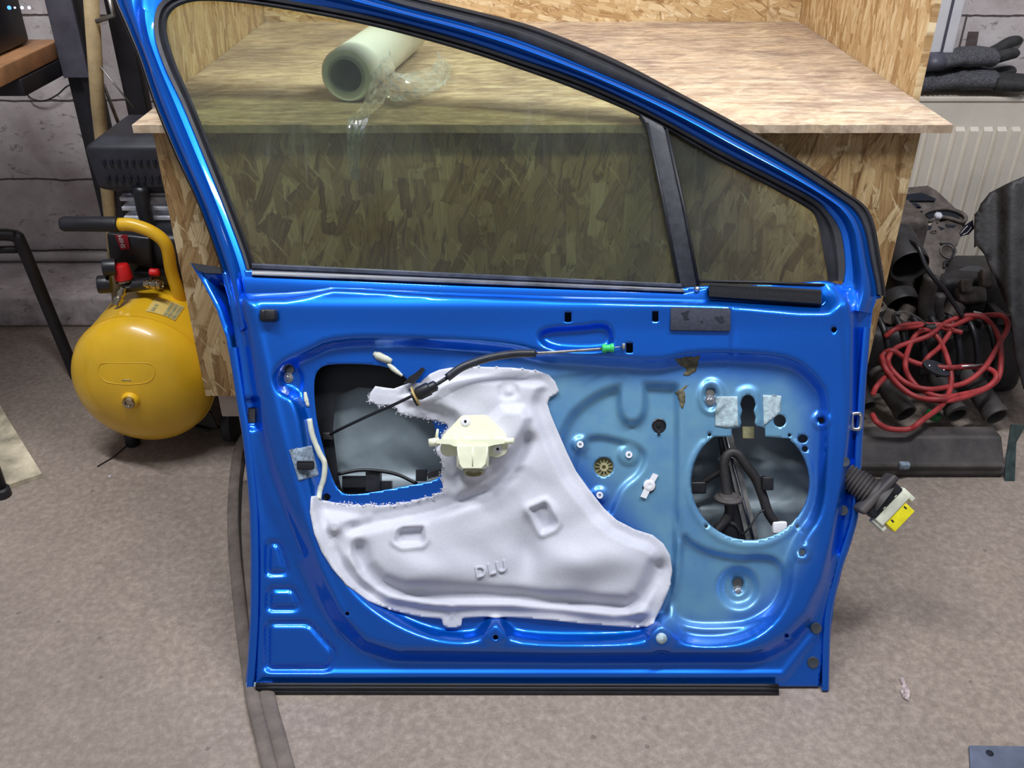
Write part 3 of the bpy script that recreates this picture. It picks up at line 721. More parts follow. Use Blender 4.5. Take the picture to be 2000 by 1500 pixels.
# motor drive hub
p = D(1179, 912, pw(1179, 940)-0.010); b = MB()
b.lathe([(0.019, -0.003), (0.019, 0.004), (0.0165, 0.005), (0.016, 0.001), (0.0085, 0.001), (0.008, 0.006), (0.0035, 0.006), (0.0033, 0.0)], p, DP.ew, 36)
for k in range(12):
    a = 2*PI*k/12; q = p+(DP.eu*math.cos(a)+DP.ev*math.sin(a))*0.0125+DP.ew*0.003
    b.box(q, (0.008, 0.0016, 0.004), Matrix((DP.eu*math.cos(a)+DP.ev*math.sin(a), -DP.eu*math.sin(a)+DP.ev*math.cos(a), DP.ew)).transposed())
b.build('drive_hub', M['creamdull'], door, smooth='auto')
# round black grommet
p = D(1287, 831, pw(1287, 850)); MB().lathe([(0.0125, -0.004), (0.0128, 0.0015), (0.011, 0.0025), (0.010, 0.0), (0.004, 0.0), (0.003, 0.002), (0, 0.002)], p, DP.ew, 28).build('grommet', M['plastic'], door, smooth='auto')
p = D(1287, 846, pw(1287, 850)+0.002); MB().box(p, (0.005, 0.008, 0.003), Matrix((DP.eu, DP.ev, DP.ew)).transposed(), 0.0008).build('grommet_tab', M['plastic'], door)
# white wing clip
p0 = pw(1268, 990)+0.003
b = MB().prism([D(x, y, p0+0.003) for x, y in ((1276, 924), (1286, 928), (1275, 948), (1262, 974), (1251, 970), (1261, 948))], -DP.ew*0.003)
b.lathe([(0.0105, -0.004), (0.0105, 0.003), (0.008, 0.0045), (0.003, 0.0045), (0, 0.003)], D(1268, 948, p0), DP.ew, 24); b.build('wing_clip', M['white'], door, smooth='auto')
MB().lathe([(0.013, -0.003), (0.0135, 0.0), (0.0125, 0.001)], D(1267, 949, p0-0.003), DP.ew, 24).build('clip_base', M['plastic'], door, smooth='auto')
# plugs in the lower hinge corner
for x, y, r in ((1594, 1227, 0.009), (1588, 1294, 0.0095), (1650, 902, 0.008), (1646, 997, 0.0085)):
    MB().lathe([(r*1.1, -0.003), (r*1.1, 0.001), (r, 0.0022), (r*0.4, 0.0016), (0, 0.0016)], D(x, y, pw(x, y)+0.0005), DP.ew, 24).build('rubber_plug', M['plug'], door, smooth='auto')
# top-left plastic clip
b = MB(); q = D(525, 616, pw(525, 616)+0.008); R3 = Matrix((DP.eu, DP.ev, DP.ew)).transposed()
b.box(q, (0.030, 0.022, 0.016), R3, 0.005); b.box(q+DP.ew*0.009+DP.eu*0.004, (0.018, 0.018, 0.006), R3, 0.002); b.build('buffer_clip', M['plastic'], door, smooth='auto')
# square felt with clip
fel = field('felt_pad', [(565, 879), (609, 870), (623, 928), (583, 939)], [], 5, lambda X, Y: pf(X, Y)+0.0025, M['felt'], door, thick=0.002, label='grey felt square with a black clip')
b = MB(); q = D(597, 909, pw(595, 905)+0.008); b.box(q, (0.030, 0.016, 0.012), R3, 0.004); b.box(q+DP.ev*0.007+DP.ew*0.004, (0.028, 0.003, 0.006), R3, 0.001); b.build('clip', M['plastic'], door, smooth='auto')
# black foam pad with torn holes
pt = pw(1368, 624); pad = plate('foam_pad', [(1310, 600), (1427, 602), (1427, 647), (1310, 645)], pt-0.002, pt+0.005, M['plastic2'] if 'plastic2' in M else plain('charcoal_foam_pad', (48, 52, 66), 0.85, 0, 0.2, 200, 0.4), door, bev=0.001)
for P in ([(1330, 611), (1347, 606), (1343, 616), (1346, 624), (1337, 625), (1334, 616)], [(1396, 618), (1404, 619), (1412, 616), (1415, 627), (1410, 632), (1399, 624)], [(1368, 627), (1373, 626), (1372, 631)]):
    plate('tear', P, pt+0.003, pt+0.0058, M['hole'], door, label='torn gap in the black foam pad')
# adhesive pads by the speaker slot
for P in ([(1398, 774), (1440, 774), (1442, 834), (1420, 836), (1397, 832)], [(1490, 771), (1526, 773), (1524, 806), (1492, 832)]):
    field('adhesive_pad', P, [], 5, lambda X, Y: pf(X, Y)+0.0015, M['feltlight'], door, thick=0.001)
# worn rusty patches of old glue
gm = plain('brown_glue_residue', (92, 88, 70), 0.8, 0, 0.35, 90, 0.5)
for P in ([(1318, 703), (1332, 700), (1345, 697), (1366, 696), (1364, 712), (1358, 728), (1344, 734), (1334, 733), (1340, 722), (1328, 712)], [(1316, 768), (1330, 758), (1345, 750), (1336, 762), (1340, 772), (1338, 788), (1332, 798), (1326, 786), (1324, 774)]):
    Pj = [(x+random.uniform(-1.5, 1.5), y+random.uniform(-1.5, 1.5)) for x, y in resamp(P, 5)]
    field('glue_residue', Pj, [], 4.0, lambda X, Y: pf(X, Y)+0.0008, gm, door, thick=0.0006)
# sealant bead
def bead(pts, r, name='sealant_bead'):
    Q = crom([Vector((x, y, 0)) for x, y in pts], 6); n = len(Q)
    P3 = [D(q.x, q.y, pw(q.x, q.y)+r*0.35) for q in Q]
    rr = [r*(0.55+0.45*math.sin(PI*min(1, max(0, i/(n-1)))))*(1+0.1*random.uniform(-1, 1)) if len(pts) < 5 else r*(1+0.06*random.uniform(-1, 1)) for i in range(n)]
    MB().tube(P3, rr, 10).build(name, M['sealant'], door)
bead([(604, 818), (610, 850), (624, 885), (634, 905), (632, 935), (625, 955), (622, 975)], 0.0052)
bead([(596, 766), (598, 780), (602, 794)], 0.0042)
bead([(730, 690), (745, 698), (765, 706)], 0.0075)
bead([(757, 710), (770, 722), (786, 734)], 0.0045)

# moisture barrier foam sheet
FO = [(733, 754), (752, 757), (769, 759), (785, 753), (800, 748), (821, 748), (828, 740), (840, 730), (858, 722), (880, 718), (930, 716), (1000, 718), (1050, 724), (1072, 732), (1084, 745), (1092, 764), (1086, 770), (1074, 776), (1069, 788), (1074, 805), (1082, 825), (1095, 855), (1108, 885), (1125, 920), (1150, 955), (1180, 993), (1205, 1016), (1240, 1034), (1275, 1045), (1296, 1062), (1309, 1085), (1313, 1115), (1307, 1150), (1290, 1190), (1276, 1216), (1262, 1224), (1235, 1226), (1150, 1220), (1080, 1212), (1000, 1206), (945, 1205), (903, 1208), (901, 1222), (893, 1226), (872, 1226), (865, 1220), (863, 1209), (820, 1205), (770, 1194), (720, 1172), (680, 1143), (650, 1112), (628, 1078), (613, 1040), (605, 1000), (610, 969), (619, 968), (625, 976)]
torn = [(656, 982), (704, 986), (752, 986), (788, 982), (841, 970), (862, 962), (867, 950), (861, 930), (866, 909), (858, 892), (852, 876), (862, 850), (874, 835), (872, 826), (848, 821), (824, 818), (800, 813), (778, 807), (776, 797), (759, 790), (738, 791), (718, 782), (724, 768)]
rj = random.Random(11)
tr2 = [(x+rj.uniform(-2.2, 2.2), y+rj.uniform(-2.2, 2.2)) for x, y in resamp(torn, 6) if pdist(torn, np.array([x]), np.array([y]), False)[0] < 0.5]
FOUT = FO + tr2
def ff(X, Y):
    base = pf(X, Y)+0.004; d = sdf(FOUT, X, Y)
    flat = np.maximum(base, 0.012)
    W = flat*0.5+0.5*0.013
    W = np.maximum(W, base)
    W += 0.015*ss((d-14)/22.0)
    T1 = [(702, 1072), (712, 1105), (742, 1138), (790, 1156), (850, 1162), (1000, 1164), (1060, 1172), (1150, 1178), (1225, 1184), (1252, 1170), (1270, 1140), (1283, 1108)]
    W -= 0.024*ridge(T1, X, Y, 14)
    T2 = [(690, 1048), (682, 1085), (705, 1130), (760, 1166), (850, 1180), (1000, 1182), (1100, 1190), (1200, 1203), (1262, 1196)]
    W += 0.007*ridge(T2, X, Y, 8)
    T3 = [(690, 1030), (740, 1018), (820, 1000), (880, 985), (960, 960), (1000, 920), (1030, 860)]
    W -= 0.019*ridge(T3, X, Y, 13)
    W += 0.020*np.exp(-((X-1140)/85.0)**2-((Y-1095+0.12*(X-1140))/34.0)**2)
    W -= 0.016*np.exp(-((X-1030)/26.0)**2-((Y-1085)/50.0)**2)
    W += 0.014*np.exp(-((X-830)/70.0)**2-((Y-1115)/36.0)**2)
    W -= 0.007*np.exp(-((X-870)/60.0)**2-((Y-1152)/20.0)**2)
    W += 0.016*step(chaikin([(962, 798), (1040, 798), (1012, 870), (975, 905), (940, 935), (900, 930)], 1), X, Y, 22)
    for P, a in (([(778, 1040), (786, 1034), (824, 1032), (827, 1054), (822, 1060), (786, 1063), (774, 1056)], 1), ([(1037, 996), (1064, 984), (1070, 990), (1085, 1022), (1080, 1029), (1060, 1038)], 1)):
        dd = sdf(P, X, Y); W -= 0.010*ss(dd/5+0.5); W += 0.005*np.exp(-((dd+8)/5.0)**2)
    dd = sdf(chaikin([(972, 748), (1010, 746), (1014, 776), (976, 782)], 1), X, Y); W -= 0.006*ss(dd/10+0.5); W += 0.005*np.exp(-(np.hypot(X-995, Y-765)/8.0)**2)
    W += 0.010*ss((13-np.hypot(X-653, Y-1028))/8+0.5)
    W += 0.004*np.exp(-((Y-(1000+0.1*(X-1080)))/16.0)**2)*ss((X-1010)/20)*ss((1110-X)/30)
    W += 0.0009*np.sin(X/17.0+np.sin(Y/23.0)*2)+0.0008*np.sin(Y/13.0+X/41.0)
    return np.maximum(W, pf(X, Y)+0.003)
barrier = field('moisture_barrier', FOUT, [], 4.6, ff, M['foamsheet'], door, thick=0.003, bstep=5, label='torn white foam moisture sheet')
# loose fuzz along torn edge
b = MB()
for i in range(260):
    x, y = tr2[rj.randrange(0, len(tr2))]; p = D(x+rj.uniform(-4, 4), y+rj.uniform(-4, 4), float(ff(np.array([x]), np.array([y]))[0])); r = rj.uniform(0.0005, 0.0017)
    b.lathe([(0, -r), (r*0.8, -r*0.5), (r, 0), (r*0.7, r*0.6), (0, r)], p, (rj.uniform(-1, 1), rj.uniform(-1, 1), rj.uniform(0.2, 1)), 7)
b.build('torn_fluff', M['foamsheet'], door, kind='stuff')
# pressed lettering
for ch, cx, cy in (('D', 939, 1117), ('L', 960, 1112), ('U', 980, 1107)):
    cu = bpy.data.curves.new('letter', 'FONT'); cu.body = ch; cu.size = 0.0265; cu.extrude = 0.0022; cu.bevel_depth = 0.0006; cu.align_x = 'CENTER'; cu.align_y = 'CENTER'
    o = bpy.data.objects.new('tmp', cu); COL.objects.link(o); dg = bpy.context.evaluated_depsgraph_get(); me = bpy.data.meshes.new_from_object(o.evaluated_get(dg)); bpy.data.objects.remove(o)
    a = math.radians(13); eu = DP.eu*math.cos(a)+DP.ev*math.sin(a); ev = -DP.eu*math.sin(a)+DP.ev*math.cos(a)
    c = D(cx, cy, float(ff(np.array([cx]), np.array([cy]))[0])+0.0006)
    mesh('embossed_letter', [c+eu*v.co.x+ev*v.co.y+DP.ew*v.co.z for v in me.vertices], [list(p.vertices) for p in me.polygons], M['foamsheet'], barrier, smooth=False)

BO = 0.013
def DB(x, y, h): return D(x, y, h+BO)
# cream handle bracket
hb = plate('handle_bracket', rnd([(902, 811), (951, 810), (988, 846), (993, 866), (989, 886), (972, 894), (955, 890), (895, 890), (869, 890), (861, 876), (864, 852)], 6), 0.030+BO, 0.042+BO, M['cream'], door, bev=0.002, label='cream plastic handle bracket')
b = MB()
b.prism([DB(x, y, 0.062) for x, y in ((852, 858), (984, 858), (986, 866), (966, 869), (955, 872), (888, 872), (878, 868), (852, 866))], -DP.ew*0.026)
b.build('bracket_flange', M['cream'], hb, smooth=False)
b = MB()
front = [DB(x, y, 0.070) for x, y in ((893, 872), (953, 872), (948, 906), (940, 914), (903, 914), (898, 906))]; back = [DB(x, y, 0.034) for x, y in ((888, 870), (960, 870), (954, 912), (944, 918), (900, 918), (892, 912))]
n = 6; b.add(front+back, [tuple(range(n))]+[(i, (i+1) % n, (i+1) % n+n, i+n) for i in range(n)]); cup = b.build('bracket_cup', M['cream'], hb, smooth=False)
for x in (894, 923, 952): MB().tube([DB(x, 873, 0.0695), DB(x-(x-923)*0.1, 911, 0.0695)], 0.0013, 6).build('cup_rib', M['cream'], hb)
MB().lathe([(0.018, 0), (0.018, 0.006), (0.014, 0.007), (0.013, 0.002), (0.011, 0.002)], DB(925, 917, 0.040), DP.ew*0.5-DP.ev, 24).build('cup_collar', M['creamdull'], hb, smooth='auto')
b = MB(); b.tube([DB(838, 865, 0.048), DB(858, 862, 0.048)], 0.0072, 12); b.tube([DB(852, 858, 0.048), DB(855, 838, 0.052)], [0.003, 0.002], 8); b.build('bracket_peg', M['cream'], hb)
b = MB(); b.tube([DB(984, 862, 0.048), DB(1004, 861, 0.048)], 0.0055, 12); b.build('bracket_peg', M['cream'], hb)
for x, y in ((909, 823), (972, 877)):
    MB().lathe([(0.0085, 0), (0.0085, 0.003), (0.0065, 0.0045), (0.0025, 0.0045), (0.002, 0.001), (0, 0.001)], DB(x, y, 0.040), DP.ew, 24).build('bracket_screw', M['white'], hb, smooth='auto')
for x, y in ((909, 823), (972, 877)):
    MB().lathe([(0.0022, 0), (0.0022, 0.0012), (0, 0.0012)], DB(x, y, 0.0443), DP.ew, 12).build('screw_socket', M['hole'], hb)
MB().lathe([(0.006, 0), (0.006, 0.001), (0.003, 0.0015), (0, 0.0005)], DB(946, 822, 0.040), DP.ew, 18).build('bracket_dimple', M['creamdull'], hb)
MB().lathe([(0.014, 0), (0.014, 0.004), (0.008, 0.005), (0.006, 0.002), (0, 0.002)], DB(876, 876, 0.036), DP.ew, 22).build('bracket_ear', M['cream'], hb, smooth='auto')
for x in (881, 900, 960): MB().prism([DB(x, 858, 0.06), DB(x, 846, 0.041), DB(x, 858, 0.041)], DP.eu*0.0015).build('bracket_rib', M['cream'], hb, smooth=False)

# latch cable
cab = MB().tube(crom([D(640, 851, -0.035), D(665, 838, -0.020), D(720, 812, 0.010), D(770, 790, 0.040), D(812, 770, 0.055)], 6), 0.0028, 10).build('release_cable', M['plastic'], door, label='black inner release cable')
MB().tube(crom([D(838, 760, 0.056), D(876, 736, 0.054)], 3), 0.0034, 10).build('cable_sheath', M['plastic'], cab)
MB().tube(crom([D(873, 738, 0.054), D(905, 716, 0.054), D(955, 699, 0.052), D(1005, 691, 0.050), D(1046, 690, 0.048)], 6), [0.0072]*25, 12).build('cable_sleeve', M['trim'], cab)
MB().tube(crom([D(1044, 690, 0.048), D(1110, 686, 0.046), D(1178, 681, 0.044)], 5), 0.0026, 10).build('cable_rod', M['dullsteel'], cab, label='bare steel end of the cable')
MB().lathe([(0.006, -0.010), (0.008, -0.008), (0.008, -0.004), (0.0062, -0.003), (0.0062, 0.004), (0.0078, 0.006), (0.0078, 0.010), (0.005, 0.011)], D(1187, 680, 0.044), DP.eu+DP.ev*0.06, 20).build('cable_clip', M['green'], cab, smooth='auto', label='green cable end clip')
MB().tube([D(1196, 679, 0.044), D(1216, 677, 0.042)], 0.0010, 8).build('cable_wire', M['steel'], cab)
MB().box(D(1218, 677, 0.041), (0.005, 0.011, 0.006), R3, 0.001).build('cable_nipple', M['dullsteel'], cab)
gd = (D(850, 752, 0.056)-D(808, 772, 0.056)).normalized()
MB().lathe([(0.010, -0.02), (0.012, -0.016), (0.012, 0.004), (0.0095, 0.006), (0.0095, 0.016), (0.006, 0.019)], D(834, 761, 0.056), gd, 18).build('cable_grommet', M['plastic'], cab, smooth='auto')
MB().lathe([(0.009, -0.0035), (0.0168, -0.003), (0.0168, 0.003), (0.009, 0.0035)], D(809, 775, 0.056), gd, 22).build('grommet_flange', M['plastic'], cab, smooth='auto')
MB().lathe([(0.012, -0.0015), (0.0178, -0.0015), (0.0178, 0.0015), (0.012, 0.0015)], D(811.5, 774, 0.057), gd, 22).build('grommet_ring', M['tan'], cab, smooth='auto')
MB().box(D(640, 852, -0.036), (0.018, 0.014, 0.012), R3, 0.002).build('cable_bracket', M['darksteel'], cab)
# black plug lever at the hole's edge
MB().prism([D(x, y, 0.030) for x, y in ((788, 748), (800, 735), (812, 728), (824, 717), (830, 721), (822, 733), (808, 748))], -DP.ew*0.012).build('harness_clip', M['plastic'], door, smooth=False)
# bracket and straps at the bottom of the left opening
for x0, y0, x1, y1, h0, h1 in ((668, 930, 714, 952, -0.055, -0.035), (714, 922, 742, 960, -0.055, -0.030), (742, 940, 764, 958, -0.055, -0.036), (812, 918, 832, 940, -0.05, -0.026), (668, 948, 760, 966, -0.06, -0.044)):
    MB().prism([D(x, y, h1) for x, y in rect(x0, y0, x1, y1)], -DP.ew*(h1-h0)).build('inner_bracket', M['plastic'], door, smooth=False)

MB().tube(crom([D(660, 926, -0.03), D(710, 918, -0.028), D(770, 925, -0.028), D(815, 945, -0.03)], 6), 0.0032, 8).build('inner_cable', M['plastic'], door)
MB().prism([D(x, y, -0.03) for x, y in ((834, 925), (866, 914), (868, 926), (836, 936))], -DP.ew*0.004).build('inner_strap', M['darksteel'], door, smooth=False)
MB().prism([D(x, y, -0.045) for x, y in ((600, 690), (880, 690), (850, 748), (760, 762), (700, 756), (655, 775), (650, 840), (660, 925), (672, 985), (640, 985), (600, 860))], -DP.ew*0.003).build('dark_backing', M['plastic'], door, smooth=False)  # black sheet added to darken the upper left of this opening
# speaker opening contents
MB().prism([D(x, y, -0.036) for x, y in ((1408, 838), (1428, 838), (1482, 1054), (1458, 1058))], -DP.ew*0.010).build('window_rail', M['dullsteel'], door, smooth=False)
b = MB(); b.prism([D(x, y, -0.040) for x, y in ((1402, 840), (1412, 840), (1462, 1062), (1440, 1062))], -DP.ew*0.012); b.build('rail_backing', M['plastic'], door, smooth=False)
MB().tube([D(1417, 850, -0.034), D(1471, 1052, -0.034)], 0.0028, 8).build('rail_bead', M['steel'], door)
har = MB().tube(crom([D(1400, 1040, -0.03), D(1422, 1008, -0.025), D(1424, 985, -0.02), D(1418, 950, -0.02), D(1414, 905, -0.018), D(1425, 885, -0.016), D(1442, 888, -0.016), D(1458, 910, -0.018), D(1476, 935, -0.022), D(1490, 970, -0.026), D(1500, 1000, -0.03), D(1516, 1024, -0.034)], 6), 0.0088, 12).build('wiring_harness', M['blackcast'], door, label='taped black wiring loop inside the speaker opening')
MB().tube(crom([D(1352, 955, -0.05), D(1375, 940, -0.045), D(1412, 918, -0.03)], 6), 0.0055, 10).build('harness_branch', M['blackcast'], har)
MB().box(D(1362, 952, -0.048), (0.030, 0.022, 0.018), R3, 0.003).build('harness_plug', M['plastic'], har)
MB().box(D(1498, 944, -0.016), (0.020, 0.024, 0.016), R3, 0.002).build('harness_plug', M['plastic'], har)
MB().tube([D(1488, 932, -0.02), D(1510, 940, -0.014)], 0.004, 8).build('harness_tail', M['plastic'], har)
MB().box(D(1522, 1030, -0.030), (0.026, 0.022, 0.014), R3, 0.003).build('harness_connector', M['white'], har)
MB().lathe([(0.006, -0.004), (0.024, -0.004), (0.026, 0.0), (0.024, 0.003), (0.018, 0.004), (0.016, 0.007), (0.006, 0.008)], D(1423, 973, -0.018), DP.ev*0.95+DP.ew*0.3, 26).build('harness_grommet', M['duct'], har, smooth='auto')
MB().lathe([(0.026, -0.014), (0.026, 0.0), (0.021, 0.002), (0.020, -0.002), (0, -0.002)], D(1420, 1044, -0.034), DP.ew, 26).build('inner_motor', M['plastic'], door, smooth='auto')
MB().tube(crom([D(1448, 1046, -0.02), D(1464, 1030, -0.016), D(1480, 1004, -0.018), D(1494, 996, -0.02)], 5), 0.002, 8).build('harness_wire', M['plastic'], har)
MB().box(D(1461, 845, -0.02), (0.022, 0.022, 0.008), R3, 0.002).build('rail_guide', M['creamdull'], door)

# hinge-side wiring gaiter and connector
def gdir(): return (D(1712, 968, 0.02)-D(1650, 925, 0.0)).normalized()
gg = gdir(); prof = []; L = (D(1700, 962, 0.02)-D(1650, 925, 0.0)).length
for i in range(17):
    h = i/16*L; prof.append((0.0185+0.0035*(i % 2)+0.006*(i/16), h))
prof += [(0.027, L+0.004), (0.031, L+0.018), (0.034, L+0.026)]
gai = MB().lathe(prof, D(1650, 925, 0.0), gg, 24).build('wiring_gaiter', M['duct'], door, smooth='auto', label='grey bellows rubber wiring gaiter')
ax2 = (Vector((1, 0, 0))*0.72 - UP*0.69).normalized(); ev2 = (Vector((1, 0, 0))*0.69+UP*0.72).normalized(); ew2 = ax2.cross(ev2).normalized()
if ew2.dot(CAM) < 0: ew2 = -ew2
def obox(c, s, bev=0.002): return MB().box(c, s, Matrix((ax2, ev2, ew2)).transposed(), bev)
c0 = D(1710, 964, 0.03)
obox(c0, (0.014, 0.088, 0.04), 0.005).build('gaiter_plate', M['duct'], gai, smooth='auto')
obox(c0+ax2*0.016, (0.02, 0.072, 0.03), 0.004).build('connector_body', M['plastic'], gai, smooth='auto')
con = obox(c0+ax2*0.034, (0.020, 0.070, 0.026), 0.002).build('wiring_connector', M['cream2'] if 'cream2' in M else M['sealant'], gai, smooth='auto', label='cream wiring connector')
for s in (-1, 1): obox(c0+ax2*0.040+ev2*0.036*s, (0.028, 0.010, 0.016), 0.002).build('connector_tab', M['sealant'], gai, smooth='auto')
yc = obox(c0+ax2*0.054-ev2*0.002, (0.026, 0.050, 0.022), 0.0015).build('connector_cover', M['yellowclear'], gai, smooth='auto', label='bright yellow connector cover')
for s in (-1, 1): obox(c0+ax2*0.050+ev2*0.016*s+ew2*0.0105, (0.006, 0.003, 0.002), 0.0003).build('cover_slot', M['hole'], gai)
for s in (-0.5, 0.9): obox(c0+ax2*0.020+ev2*0.02*s, (0.008, 0.006, 0.03), 0.001).build('connector_lug', M['cream'], gai)
# ================================================================== STRETCH FILM ROLL
A = Vector((-0.325, 1.86, TZ+0.0525)); Bv = Vector((-0.255, 2.36, TZ+0.0525)); dr = (Bv-A).normalized(); Lr = (Bv-A).length
rollr = empty('stretch_film_roll', (A.x, A.y, TZ), 'white roll of stretch film lying on the workbench behind the window glass', 'film roll')
MB().lathe([(0.0355, 0.002), (0.048, 0.0), (0.052, 0.006), (0.052, Lr-0.006), (0.048, Lr), (0.0355, Lr-0.002), (0.0355, 0.002)], A, dr, 48).quads().build('film_winding', M['rollwhite'], rollr, smooth='auto')
b = MB(); pr = [(0.032, -0.004), (0.0358, -0.004), (0.0358, Lr+0.004), (0.032, Lr+0.004), (0.032, -0.004)]
b.lathe(pr, A, dr, 40); b.f = [f for f in b.f if len(f) == 4]; b.build('core_tube', M['core'], rollr, smooth='auto')
def crumple(rows, nu, nv, amp, name, seed):
    """rows: list of (left point, right point); a puckered film sheet between them"""
    r = random.Random(seed); Lp = crom([a for a, _ in rows], nv); Rp = crom([c for _, c in rows], nv); m = len(Lp); V = []; F = []
    for i in range(m):
        for j in range(nu+1):
            t = j/nu; p = Lp[i].lerp(Rp[i], t)
            f1 = math.sin(t*19+i*0.35+seed)+0.6*math.sin(t*43-i*0.5); V.append(p+Vector((0.3*r.uniform(-1, 1), -0.6*f1*0.5+0.5*r.uniform(-1, 1), 0.6*r.uniform(-1, 1)+0.3*f1))*amp)
    for i in range(m-1):
        for j in range(nu): F.append((i*(nu+1)+j, i*(nu+1)+j+1, (i+1)*(nu+1)+j+1, (i+1)*(nu+1)+j))
    return mesh(name, V, F, M['film'], rollr, smooth=False)
V3 = Vector
crumple([(V3((-0.295, 1.92, TZ+0.085)), V3((-0.255, 2.02, TZ+0.07))), (V3((-0.275, 1.84, TZ+0.05)), V3((-0.235, 1.90, TZ+0.045))), (V3((-0.283, 1.76, TZ+0.02)), V3((-0.245, 1.80, TZ+0.02))), (V3((-0.300, 1.69, TZ+0.012)), V3((-0.262, 1.69, TZ+0.014))), (V3((-0.305, 1.683, TZ-0.04)), V3((-0.28, 1.683, TZ-0.04))), (V3((-0.305, 1.69, TZ-0.10)), V3((-0.288, 1.69, TZ-0.10)))], 12, 6, 0.004, 'loose_film', 3)
crumple([(V3((-0.27, 1.88, TZ+0.05)), V3((-0.235, 1.80, TZ+0.02))), (V3((-0.225, 1.96, TZ+0.035)), V3((-0.20, 1.83, TZ+0.012))), (V3((-0.185, 2.02, TZ+0.03)), V3((-0.165, 1.90, TZ+0.012))), (V3((-0.165, 2.12, TZ+0.03)), V3((-0.135, 1.97, TZ+0.015))), (V3((-0.175, 2.22, TZ+0.03)), V3((-0.135, 2.13, TZ+0.015)))], 14, 6, 0.007, 'loose_film', 8)

# ================================================================== COMPRESSOR
TC = V3((-0.85, 1.83, 0.215)); TR = 0.160
cp = empty('air_compressor', (TC.x, 2.03, 0), 'yellow portable air compressor beside the workbench', 'air compressor')
prof = []
for i in range(13):
    a = i/12*PI/2; prof.append((TR*math.sin(a), -0.088*math.cos(a)))
prof += [(TR+0.0015, 0.0), (TR+0.0015, 0.012), (TR-0.001, 0.013), (TR-0.001, 0.40)]
for i in range(9):
    a = i/8*PI/2; prof.append((TR*math.cos(a), 0.41+0.08*math.sin(a)))
tank = MB().lathe(prof, TC, (0, 1, 0), 72, X=(1, 0, 0)).build('tank', M['yellow'], cp, smooth='auto')
# pressed plate outline, drain boss
def dome(u, v): # point on dome from offsets
    r = min(math.hypot(u, v), TR*0.995); k = math.sqrt(max(0, 1-(r/TR)**2)); return TC+V3((u, -0.088*k, v))
ring = [dome(x*0.001, z*0.001) for x, z in ((-45, 82), (-58, 75), (-62, 60), (-55, 46), (-38, 38), (0, 36), (38, 38), (55, 46), (62, 60), (58, 75), (45, 82), (0, 84))]
MB().tube(crom(ring, 4, True), 0.0009, 6, True).build('pressed_plate', M['yellow'], tank)
MB().tube([dome(-0.01, 0.046), dome(0.010, 0.046)], 0.0013, 6).build('slot', M['creamdull'], tank)
pb = dome(0.0, -0.004); MB().lathe([(0.021, -0.006), (0.020, 0.004), (0.016, 0.010), (0.0145, 0.010)], pb, (0, -1, 0.05), 28).build('drain_boss', M['yellow'], tank, smooth='auto')
MB().lathe([(0.014, 0.004), (0.0145, 0.013), (0.012, 0.017), (0.008, 0.016), (0.006, 0.012), (0, 0.012)], pb, (0, -1, 0.05), 8).build('drain_plug', M['brass'], tank, smooth='auto')
# motor shroud
def pxbox(): pass
b = MB(); sx0, sx1, sy0, sy1, sz0, sz1 = -0.966, -0.70, 2.06, 2.30, 0.588, 0.705
low = [(sx0+0.018, sy0+0.01), (sx1, sy0+0.01), (sx1, sy1), (sx0+0.018, sy1)]
def cyc(P, z): return [V3((x, y, z)) for x, y in P]
L0 = cyc([(sx0+0.055, sy0+0.05), (sx1, sy0+0.05), (sx1, sy1-0.02), (sx0+0.055, sy1-0.02)], sz0-0.03); L1 = cyc([(sx0+0.006, sy0+0.006), (sx1, sy0), (sx1, sy1), (sx0+0.006, sy1)], sz0)
L2 = cyc([(sx0, sy0), (sx1, sy0), (sx1, sy1), (sx0, sy1)], sz1-0.02); L3 = cyc([(sx0+0.03, sy0+0.03), (sx1, sy0+0.03), (sx1, sy1-0.03), (sx0+0.03, sy1-0.03)], sz1)
V = L0+L1+L2+L3; F = [(0, 1, 2, 3), (12, 13, 14, 15)]
for l in range(3):
    for k in range(4): F.append((l*4+k, l*4+(k+1) % 4, l*4+4+(k+1) % 4, l*4+4+k))
shr = mesh('motor_cover', V, F, plain('black_shroud', (44, 44, 52), 0.45, 0, 0.15, 20, 0.08), cp, smooth=True)
bv = shr.modifiers.new('bevel', 'BEVEL'); bv.width = 0.006; bv.segments = 4
for k in range(15):
    for row in (0, 1):
        x = sx0+0.036+k*0.0165; z = sz0+0.064-row*0.040; h = 0.012 if row == 0 else 0.016
        MB().box((x, sy0-0.0005+(0.0015 if row else 0), z), (0.008, 0.004, h), None, 0.001).build('vent_slot', M['hole'], shr, smooth=False)
b = MB(); b.tube([V3((sx0+0.07, sy0+0.05, sz0-0.02)), V3((sx0+0.075, sy0+0.055, 0.545)), V3((sx0+0.070, sy0+0.06, 0.53))], 0.012, 10); b.build('shroud_bracket', M['plastic'], cp)
b = MB(); b.bb((-0.915, 2.10, 0.40), (-0.70, 2.28, 0.575), 0.010)
for k in range(6): b.bb((-0.925, 2.085, 0.430+k*0.024), (-0.70, 2.290, 0.440+k*0.024), 0.002)
b.build('cylinder_head', M['alu'], cp, smooth='auto')
MB().tube(crom([V3((-0.862, 2.07, 0.59)), V3((-0.862, 2.06, 0.54)), V3((-0.855, 2.055, 0.49))], 4), [0.02, 0.019, 0.018, 0.017, 0.017, 0.017, 0.016, 0.016, 0.016], 14).build('intake_filter', M['plastic'], cp)
MB().bb((-0.91, 1.99, 0.385), (-0.74, 2.10, 0.50), 0.02).build('crank_case', M['plastic'], cp, smooth='auto')
